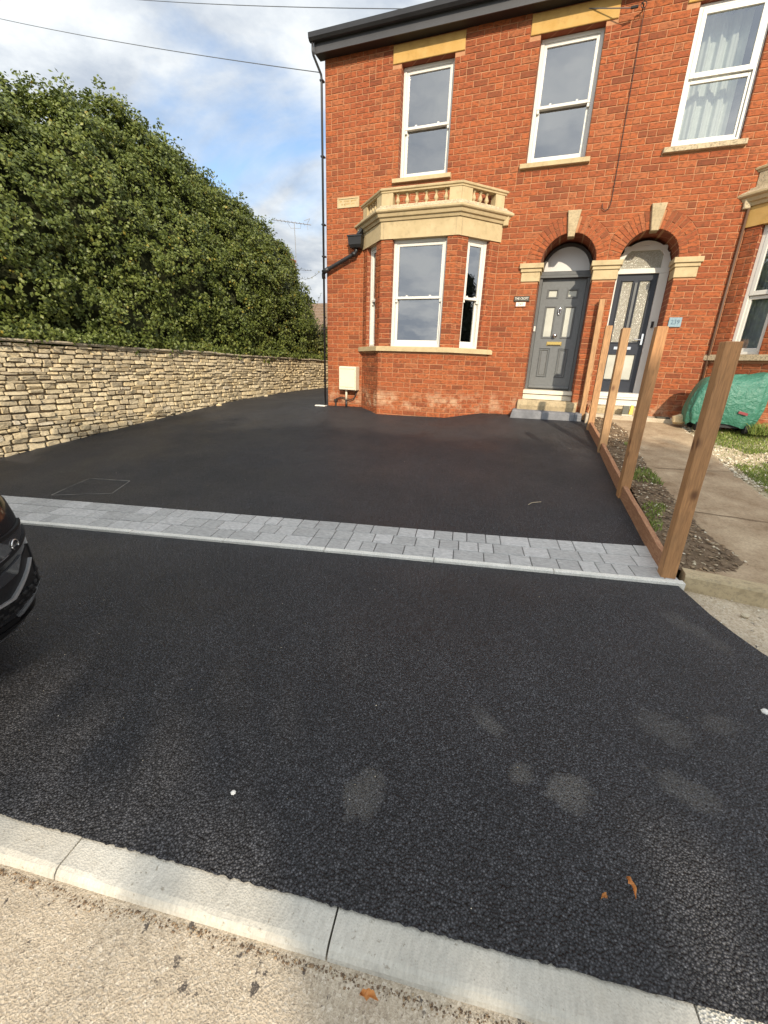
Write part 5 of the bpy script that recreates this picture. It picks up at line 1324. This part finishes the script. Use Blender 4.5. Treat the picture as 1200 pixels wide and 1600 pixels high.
while len(pt2) < 500: pt2.append(soil(rg.random(), rg.uniform(-5.2, -.35)))
scatter('dry_twigs', pt2, .004, .009, 'debris', 14, .5, 7.0)
scatter('soil_pebbles', pts, .006, .022, 'pebble', 4)
pts = [(x_, y_, -.58-.006*(x_-5.7)) for x_, y_ in ((rg.uniform(5.75, 7.5), rg.uniform(-7.5, -5.32)) for i in range(500))]
scatter('footway_grit', pts, .003, .010, 'pebble', 5)
pts = []
for i in range(420):
    s_, w = rg.uniform(-3, SLEN), rg.uniform(.8, 5.0); p = S0+SD*s_+SN*w
    if -2.4 < p.x < 5.3 and p.y < -.3: pts.append((p.x, p.y, G(p.x, p.y)))
for i in range(330):
    q = apron(rg.uniform(.4, 1), rg.uniform(.02, .98)); pts.append(q)
scatter('drive_grit', pts[::2], .002, .005, 'pebble', 6)
pts = []
for i in range(2600):
    s_ = rg.uniform(-1.5, 2.6); o_ = .13+abs(rg.gauss(0, .012))+.03*max(0, mnoise.noise((s_*3, 0, 0)))*rg.random()
    pts.append((*kerb_pt(s_, o_), road_z(s_, o_)))
scatter('gutter_dirt', pts, .0015, .0055, 'debris', 7, .5)
def grass(name, pts, hmin, hmax, seed):
    rg = np.random.default_rng(seed); n = len(pts); p = np.array(pts); h = rg.uniform(hmin, hmax, n); a = rg.uniform(0, 2*PI, n); w = .0035+.002*rg.random(n)
    lean = rg.normal(0, .45, (n, 2))*h[:, None]; d = np.stack([np.cos(a), np.sin(a)], 1)
    b0 = p.copy(); b0[:, :2] -= d*w[:, None]; b1 = p.copy(); b1[:, :2] += d*w[:, None]
    m0 = p.copy(); m0[:, :2] += lean*.4-d*w[:, None]*.8; m0[:, 2] += h*.6; m1 = m0.copy(); m1[:, :2] += d*w[:, None]*1.6
    t_ = p.copy(); t_[:, :2] += lean; t_[:, 2] += h*.9
    V = np.stack([b0, b1, m1, m0, t_], 1).reshape(-1, 3); o_ = (np.arange(n)*5)[:, None]
    F_ = np.concatenate([o_+np.array([[0, 1, 2]]), o_+np.array([[0, 2, 3]]), o_+np.array([[3, 2, 4]])], 1).reshape(-1, 3)
    return tri_obj(name, V, F_, np.repeat(np.clip(rg.random(n), .001, .97), 3), 'grass', kind='stuff')
pts = []
while len(pts) < 26000:
    x = 6.7+rg.random()**1.4*5.0; y = rg.uniform(-5.0, -.1); xl = float(np.interp(y, [-5.3, -4.6, -3.4, -1.4, 0], [7.5, 7.25, 6.9, 6.85, 6.75]))
    if x < xl+.05: continue
    g = grassy(x, y)
    if g > .16 or rg.random() < .06 or (x > 7.45 and y > -.9) or (6.95 < x < 8.3 and -3.0 < y < -2.2 and rg.random() < .8): pts.append((x, y, GP(x, y)-.012))
grass('lawn_grass', pts, .015, .06, 1)
pts = [(7.5+rg.random()**1.3*1.6, -.62+rg.uniform(-.35, .5)*1, GP(7.5, -.5)) for i in range(3500)]
grass('tall_grass', pts, .06, .22, 2)
pts = []
while len(pts) < 800:
    u, y = rg.random(), rg.uniform(-5.1, -.5); q = soil(u, y)
    if mnoise.noise((q[0]*2.2, q[1]*1.4, 7)) > .30: pts.append(q)
grass('bed_weeds', pts, .01, .06, 3)
mb = MB(); mb.tube([(7.35, -2.05, GP(7, -2.05)+.02), (7.4, -2.3, GP(7, -2.3)+.03), (7.55, -2.6, GP(7, -2.6)+.03), (7.75, -2.75, GP(7, -2.75)+.03), (8.1, -2.9, GP(7, -2.9)+.03)], .009, 6)
solo('garden_hose', mb, 'cable', (7.5, -2.5, GP(7, -2.5)), 'thin dark hose lying across the gravel and grass', 'hose')

def rock(name, x, y, z, r_, sq, mat, seed, label, group=None):
    bm = bmesh.new(); bmesh.ops.create_icosphere(bm, subdivisions=2, radius=r_)
    mb = MB(); mb.v = []
    for v in bm.verts:
        k = 1+.28*mnoise.noise(v.co*(1.6/r_)+Vector((seed, 0, 0)))+.12*mnoise.noise(v.co*(4/r_)); c = v.co*k
        mb.v.append((x+c.x*sq[0], y+c.y*sq[1], z+r_*sq[2]*.8+c.z*sq[2]))
    mb.f = [tuple(v.index for v in f.verts) for f in bm.faces]; mb.t = [0]*len(mb.f); mb.m = [0]*len(mb.f); bm.free()
    return solo(name, mb, mat, (x, y, z), label, 'stone', group)
# green covered object
gc = thing('covered_mower', 'lumpy object under a green plastic cover by the brick wall', 'covered mower', (7.15, -.62, GP(7, -.6)))
zg = GP(7, -.6)
prof = {}
def cov(a, k):
    ca, sa = math.cos(a), math.sin(a); z = [.10, .17, .34, .55, .72, .81, .85][k]; 
    rx = [.43, .46, .49, .47, .44, .38, .05][k]; ry = [.22, .25, .27, .26, .22, .17, .03][k]
    skx = [-.03, -.03, -.01, .02, .06, .10, .18][k]
    e = .5; x = math.copysign(abs(ca)**e, ca)*rx+skx; y = math.copysign(abs(sa)**e, sa)*ry
    pin = .10*(1 if k < 3 else .3)*max(0, math.sin(a*3+.5))*(1-k/7)
    fold = .030*math.sin(a*13+k*1.1)*(1-k/8)+.022*math.sin(a*23-k*2)*(1-k/8)+.03*mnoise.noise((a*3, k*.9, 1))
    f_ = 1-pin+fold*1.1
    z += .03*math.sin(a*7)*(k < 2)+(.10*max(0, ca)+.02*math.sin(a*5))*(k > 3)*(k < 6)+.012*mnoise.noise((a*4, k, 3))
    return (7.17+x*f_, -.62+y*f_, zg+z)
mb = MB(); na = 96; rings = [[cov(2*PI*j/na, k) for j in range(na)] for k in range(7)]; mb.loft(rings, True, False); mb.add(rings[-1], (tuple(range(na)),))
o = obj('cover', mb, 'green', gc, smooth=True); sb = o.modifiers.new('sub', 'SUBSURF'); sb.levels = 1; sb.render_levels = 1
mb = MB(); mb.hexa([(7.29, -.897, zg+.30), (7.41, -.90, zg+.27), (7.41, -.885, zg+.27), (7.29, -.882, zg+.30), (7.30, -.897, zg+.335), (7.415, -.90, zg+.305), (7.415, -.885, zg+.305), (7.30, -.882, zg+.335)]); obj('cover_label', mb, 'red', gc)
for (x, y) in ((6.85, -.80), (7.47, -.80), (6.85, -.45), (7.47, -.45)):
    mb = MB(); mb.loft([[(x+d_, y+.07*math.cos(2*PI*k/16), zg+.07+.07*math.sin(2*PI*k/16)) for k in range(16)] for d_ in (-.025, .025)]); obj('wheel', mb, 'rubber', gc)
mb = MB(); mb.box(6.84, 7.48, -.78, -.45, zg+.07, zg+.13); obj('chassis', mb, 'black', gc)
# stones and small tool by the landing
rock('stone_lump', 6.66, -.52, .19, .10, (1.1, .9, .85), 'wallstone', 3, 'rough cream stone lump beside the green covered mower')
mb = MB(); mb.box(6.38, 6.58, -.36, -.22, .236, .262); solo('slate_piece', mb, 'plaque', (6.48, -.29, .236), 'dark flat slate piece at the wall foot near the stone lump', 'slate', bevel=.004)
tl = thing('paint_scraper_box', 'small grey and yellow plastic tool standing on the landing by the glazed door', 'tool', (5.95, -.25, .236))
mb = MB(); mb.box(5.87, 5.97, -.24, -.16, .262, .40); obj('grey_body', mb, 'tool_grey', tl, bevel=.006)
mb = MB(); mb.hexa([(5.972, -.25, .262), (6.03, -.25, .262), (6.03, -.18, .262), (5.972, -.18, .262), (5.99, -.22, .41), (6.035, -.22, .41), (6.035, -.17, .41), (5.99, -.17, .41)]); obj('yellow_handle', mb, 'yellow', tl, bevel=.006)
mb = MB(); mb.hexa([(5.86, -.30, .236), (6.03, -.30, .236), (6.03, -.17, .236), (5.86, -.17, .236), (5.87, -.27, .2605), (6.02, -.27, .2605), (6.02, -.18, .2605), (5.87, -.18, .2605)]); obj('foot_plate', mb, 'tool_pale', tl)

# ================================================================== SMALL THINGS ON THE TARMAC
mb = MB(); q = [(-.576, -5.233), (-.026, -5.125), (.163, -5.515), (-.417, -5.797)]
for (a, b_) in zip(q, q[1:]+q[:1]):
    a = Vector(a); b_ = Vector(b_); d = (b_-a).normalized()*.0; n = Vector((-(b_-a).y, (b_-a).x)).normalized()*.0045
    P = lambda p, dz: (p.x, p.y, G(p.x, p.y)+dz)
    mb.hexa([P(a-n, -.02), P(b_-n, -.02), P(b_+n, -.02), P(a+n, -.02), P(a-n, .0058), P(b_-n, .0058), P(b_+n, .0058), P(a+n, .0058)])
solo('manhole_cover', mb, 'dull_steel', (-.2, -5.4, G(-.2, -5.4)), 'recessed manhole cover filled with tarmac, only its thin metal rim showing, behind the paver strip', 'manhole cover')
def leaf(name, x, y, z, ln, w, ang, label):
    mb = MB(); n = 7; dx_, dy_ = math.cos(ang), math.sin(ang)
    for sgn in (1, -1):
        pts = []
        for k in range(n+1):
            t_ = k/n; ww = w*math.sin(PI*t_**.8)*(1+.25*math.sin(k*2.6)); cx_ = x+dx_*ln*(t_-.5); cy_ = y+dy_*ln*(t_-.5); zz_ = z+.006+.014*math.sin(3*t_)
            pts.append(((cx_, cy_, zz_), (cx_-dy_*ww*sgn, cy_+dx_*ww*sgn, zz_+.010+.006*math.sin(k*1.7))))
        for p, q_ in zip(pts, pts[1:]): mb.quad(p[0], q_[0], q_[1], p[1])
    return solo(name, mb, 'dry_leaf', (x, y, z), label, 'leaf', 'dry leaves on the ground')
def apron_z(x, y):
    p = Vector((x, y)); w0 = (p-S0).dot(SN); a = p-SN*w0; wk = -(p-KA).dot(KN)
    za = G(a.x, a.y)-.006; t_ = -w0/(-w0+wk); return za+(zkerb(x)+.006-za)*t_
leaf('fallen_leaf', 5.052, -7.62, apron_z(5.052, -7.62), .058, .008, -1.25, 'long curled orange leaf on the black tarmac near the kerb')
leaf('fallen_leaf', 4.971, -7.68, apron_z(4.971, -7.68), .020, .006, .4, 'tiny brown leaf scrap on the tarmac beside the long orange leaf')
leaf('fallen_leaf', 4.385, -8.115, road_z(1.05, .14), .05, .010, .15, 'orange leaf lying in the dirt at the foot of the kerb')
for (x, y, r_, lab) in ((3.715, -7.815, .010, 'white chip of stone on the tarmac near the left end of the kerb'), (5.762, -6.60, .018, 'pale yellow pebble on the tarmac by the old footway')):
    z = apron_z(x, y); mb = MB(); mb.lathe((x, y, z), [(r_*.8, -.002), (r_, r_*.4), (r_*.7, r_*.8), (r_*.1, r_)], 7); solo('pebble', mb, 'white_stone', (x, y, z), lab, 'pebble', 'pale pebbles on the tarmac')
for (x, y, lab) in ((6.05, -5.55, 'left cream pebble lying below the edging stone on the sandy footway'), (6.25, -5.56, 'right cream pebble lying below the edging stone on the sandy footway')):
    mb = MB(); mb.lathe((x, y, -.585), [(.02, -.004), (.026, .01), (.018, .02), (.003, .024)], 8); solo('pebble', mb, 'pebble', (x, y, -.585), lab, 'pebble', 'pebbles below the edging stone')
mb = MB(); mb.tube([(4.58, -4.30, G(4.58, -4.30)+.005), (4.61, -4.245, G(4.61, -4.245)+.007), (4.70, -4.19, G(4.7, -4.19)+.005)], .004, 5); solo('twig', mb, 'pebble', (4.61, -4.25, G(4.61, -4.25)), 'small pale curved twig on the tarmac near the nearest gravel board', 'twig')
mb = MB(); mb.hexa([(-.28, -.14, -.01), (.0, -.16, -.01), (.0, -.02, -.01), (-.25, -.02, -.01), (-.26, -.12, .022), (-.01, -.14, .024), (-.01, -.03, .024), (-.23, -.03, .022)]); solo('mortar_patch', mb, 'edging', (-.14, -.08, 0), 'pale mortar patch around the foot of the corner drainpipe', 'mortar patch')

# ================================================================== CAR
car = thing('parked_car', 'dark parked car, only its front corner with headlamp and silver trim showing', 'car', (.4, -8.37, -.64))
CY = -8.37; NN = 3.4; AA = .6
LAY = [(-.45, 2.28, .82), (-.42, 2.34, .84), (-.36, 2.405, .87), (-.28, 2.485, .89), (-.2, 2.53, .90), (-.12, 2.56, .905), (-.04, 2.55, .905), (.04, 2.545, .90), (.12, 2.545, .89), (.2, 2.545, .875), (.27, 2.535, .86), (.32, 2.50, .84), (.36, 2.40, .82), (.40, 2.15, .80), (.44, 1.75, .78), (.47, 1.45, .76)]
LZ = [l[0] for l in LAY]
def car_pt(phi, z, off=0.0):
    xf = float(np.interp(z, LZ, [l[1] for l in LAY])); hw = float(np.interp(z, LZ, [l[2] for l in LAY])); a = min(AA, xf)
    s_, c_ = math.sin(phi), math.cos(phi)
    y = hw*math.copysign(abs(s_)**(2/NN), s_); x = xf-a+a*max(c_, 0)**(2/NN)
    nx, ny = max(c_, 0)**(2-2/NN)/a, math.copysign(abs(s_)**(2-2/NN), s_)/hw; l_ = math.hypot(nx, ny)+1e-9
    return Vector((x+nx/l_*off, CY+y+ny/l_*off, z))
mb = MB(); phs = [math.radians(a) for a in np.linspace(-90, 90, 61)]
rings = []
for z, xf, hw in LAY:
    fr = [car_pt(p, z) for p in phs]
    rear = -1.75+max(0, z-.2)*.3
    ring = [Vector((rear+.25, CY-hw+.12, z)), Vector((rear+.6, CY-hw, z)), Vector((.2, CY-hw-.0, z))]+fr+[Vector((.2, CY+hw, z)), Vector((rear+.6, CY+hw, z)), Vector((rear+.25, CY+hw-.12, z)), Vector((rear, CY+hw-.4, z)), Vector((rear, CY-hw+.4, z))]
    rings.append(ring)
mb.loft(rings); obj('body', mb, 'carpaint', car, smooth=True)
mb = MB()
def gh(z, x0, x1, hw): return [Vector((x0, CY-hw+.1, z)), Vector((x0+.12, CY-hw, z)), Vector((x1-.25, CY-hw, z)), Vector((x1, CY-hw+.3, z)), Vector((x1, CY+hw-.3, z)), Vector((x1-.25, CY+hw, z)), Vector((x0+.12, CY+hw, z)), Vector((x0, CY+hw-.1, z))]
mb.loft([gh(.45, -1.65, 1.35, .80), gh(.70, -1.55, .85, .72), gh(.93, -1.35, .35, .64), gh(.98, -1.1, .1, .56)]); obj('cabin', mb, 'carpaint', car, smooth=False)
mb = MB(); mb.loft([[p+Vector((.012, 0, .012)) for p in (Vector((1.30, CY-.5, .47)), Vector((1.30, CY+.5, .47)), Vector((.42, CY+.36, .91)), Vector((.42, CY-.36, .91)))], [Vector((1.30, CY-.5, .45)), Vector((1.30, CY+.5, .45)), Vector((.42, CY+.36, .88)), Vector((.42, CY-.36, .88))]]); obj('windscreen', mb, 'black', car)
for sy in (-1, 1):
    for x in (1.55, -1.05):
        mb = MB(); yc = CY+sy*.80
        prof = [(.33, -.10), (.345, -.06), (.345, .06), (.33, .10), (.23, .105)]
        rings = [[(x+r_*math.cos(2*PI*k/28), yc+sy*d_, -.30+r_*math.sin(2*PI*k/28)) for k in range(28)] for r_, d_ in prof]; mb.loft(rings)
        w_ = obj('wheel', mb, 'rubber', car, smooth=True)
        mb = MB(); mb.loft([[(x+r_*math.cos(2*PI*k/20), yc+sy*d_, -.30+r_*math.sin(2*PI*k/20)) for k in range(20)] for r_, d_ in ((.225, .09), (.225, .108), (.19, .10), (.05, .112))]); obj('rim', mb, 'satin', w_)
def patch(name, pts, mat, par, off=.006, res=10, thick=.012, smooth=True):
    """quad patch on the body between four (phi deg, z) corners: a b (lower), d c (upper)"""
    (a, b_, c_, d_) = pts; mb = MB()
    def P(u, v, o_):
        ph = (a[0]*(1-u)+b_[0]*u)*(1-v)+(d_[0]*(1-u)+c_[0]*u)*v; z = (a[1]*(1-u)+b_[1]*u)*(1-v)+(d_[1]*(1-u)+c_[1]*u)*v
        return car_pt(math.radians(ph), z, o_)
    us = np.linspace(0, 1, res+1)
    lattice(mb, lambda u, v: P(u, v, off), us, np.linspace(0, 1, 5))
    for v in (0, 1): lattice(mb, lambda u, k: P(u, v, off-thick*k), us, [0, 1])
    for u in (0, 1): lattice(mb, lambda v, k: P(u, v, off-thick*k), np.linspace(0, 1, 5), [0, 1])
    return obj(name, mb, mat, par, smooth=smooth)
for sg_ in (1, -1):
    f_ = lambda *ps: [(p[0]*sg_, p[1]) for p in ps]
    hl = patch('headlight', f_((10, .0), (66, .135), (63, .165), (10, .125)), 'lens', car, .004, 16)
    patch('lamp_rim', f_((8, -.012), (66, .120), (66.5, .136), (8, .002)), 'cartrim', hl, .010, 16)
    patch('lamp_upper_rim', f_((8, .123), (64, .163), (64, .178), (8, .138)), 'cartrim', hl, .010, 16)
    patch('lamp_strip', f_((22, .028), (60, .112), (59.6, .118), (22, .036)), 'chrome', hl, .0075, 12)
    for ph_, z_ in ((45, .10), (30, .085)):
        c_ = car_pt(math.radians(ph_*sg_), z_, .006); n_ = (car_pt(math.radians(ph_*sg_), z_, .02)-c_).normalized(); t_ = n_.cross(Vector((0, 0, 1))).normalized(); w_2 = t_.cross(n_)
        mb = MB(); mb.tube([c_+(t_*math.cos(q)+w_2*math.sin(q))*.024 for q in np.linspace(0, 2*PI, 21)], .004, 6); obj('projector_ring', mb, 'chrome', hl, smooth=True)
    patch('lamp_divider', f_((24, .03), (29, .04), (29, .14), (24, .135)), 'cartrim', hl, .012, 4)
    rec_ = patch('fog_recess', f_((8, -.235), (51, -.17), (56, .06), (8, -.09)), 'cartrim', car, .003, 16)
    patch('fog_lamp', f_((12, -.085), (40, -.02), (46, .045), (12, -.045)), 'lens', rec_, .008, 10)
    for i_ in range(9):
        for j_ in range(4):
            pa = 14+i_*5+(j_ % 2)*2.5; za = -.215+j_*.028+i_*.006
            if za < -.125+max(0, i_-5)*.03: patch('mesh_dimple', f_((pa, za), (pa+2.4, za+.002), (pa+2.4, za+.014), (pa, za+.012)), 'rubber', rec_, .008, 2)
    patch('silver_strip', f_((8, -.132), (34, -.117), (34.3, -.106), (8, -.120)), 'satin', car, .014, 12)
    patch('silver_strip', f_((34, -.117), (53, .0), (51.8, .006), (33, -.105)), 'satin', car, .014, 8)
    patch('silver_blade', f_((38, -.245), (53, -.15), (55, -.135), (40.5, -.245)), 'satin', car, .010, 8)
    patch('silver_blade', f_((53, -.15), (57, .06), (57.6, .06), (55, -.135)), 'cartrim', car, .008, 8)
    patch('bumper_lower_trim', f_((0, -.36), (88, -.36), (88, -.285), (0, -.285)), 'cartrim', car, .012, 24)
    patch('lower_blade', f_((20, -.41), (50, -.37), (52, -.355), (20, -.39)), 'satin', car, .02, 8)
patch('lower_grille', [(-40, -.355), (40, -.355), (40, -.245), (-40, -.245)], 'cartrim', car, .004, 20)
patch('grille', [(-26, -.22), (26, -.22), (24, .13), (-24, .13)], 'cartrim', car, .006, 20)

# ================================================================== BACKGROUND BEHIND THE HOUSE
bh = thing('background_house', 'low house with brown tiled roof and brick chimney seen past the hedge end', 'house', (-9, 14, 0))
mb = MB(); mb.box(-13, -4.5, 12.6, 19, -.5, 2.0); obj('wall', mb, 'render', bh)
mb = MB(); rows = 12
for i in range(rows):
    t0, t1 = i/rows, (i+1)/rows
    y0, z0 = 12.2+3.6*t0, 1.95+2.3*t0; y1, z1 = 12.2+3.6*t1+.03, 1.95+2.3*t1
    mb.hexa([(-13.3, y0, z0), (-4.2, y0, z0), (-4.2, y1, z1), (-13.3, y1, z1), (-13.3, y0, z0+.05), (-4.2, y0, z0+.05), (-4.2, y1, z1+.015), (-13.3, y1, z1+.015)])
mb.hexa([(-13.3, 15.8, 4.22), (-4.2, 15.8, 4.22), (-4.2, 19.4, 1.9), (-13.3, 19.4, 1.9), (-13.3, 15.8, 4.26), (-4.2, 15.8, 4.26), (-4.2, 19.4, 1.95), (-13.3, 19.4, 1.95)])
rf = obj('roof', mb, 'tile', bh)
mb = MB(); mb.box(-13.2, -4.3, 12.08, 12.2, 1.86, 1.96); obj('gutter', mb, 'black', bh)
mb = MB(); mb.box(-10.65, -10.05, 14.6, 15.2, 3.3, 6.3); mb.box(-10.7, -10.0, 14.55, 15.25, 6.3, 6.42); obj('chimney', mb, 'brick_return', rf)
an = thing('tv_aerial', 'thin television aerial on a mast above the distant chimney', 'aerial', (-9.55, 14.6, 6.1))
mb = MB(); mb.tube([(-9.58, 14.55, 5.6), (-9.62, 14.5, 8.1)], .018, 6); obj('mast', mb, 'alu', an)
mb = MB(); mb.tube([(-10.9, 14.2, 8.22), (-8.75, 14.8, 7.98)], .02, 5)
for t_ in np.linspace(.06, .82, 9):
    p = Vector((-10.9, 14.2, 8.22)).lerp(Vector((-8.75, 14.8, 7.98)), float(t_)); mb.tube([p+Vector((-.04, .16, -.02)), p+Vector((.04, -.16, .02))], .008, 4)
p = Vector((-8.95, 14.7, 8.0)); mb.tube([p+Vector((.1, .15, .30)), p+Vector((0, 0, .0)), p+Vector((.1, -.1, -.28))], .012, 4); mb.tube([p+Vector((-.25, .1, .2)), p+Vector((.1, .15, .30))], .012, 4)
mb.tube([p+Vector((-1.1, -.2, .1)), p+Vector((-.9, -.2, -.18)), p+Vector((-.35, -.1, -.2)), p+Vector((-.3, -.1, .05))], .012, 4); obj('yagi_array', mb, 'alu', an)
mb = MB(); mb.tube([(2.0, 1.3, 7.3), (2.0, 1.3, 10.5)], .02, 6); solo('roof_aerial_pole', mb, 'alu', (2.0, 1.3, 7.3), 'thin metal aerial pole standing on the roof above the gutter', 'aerial')
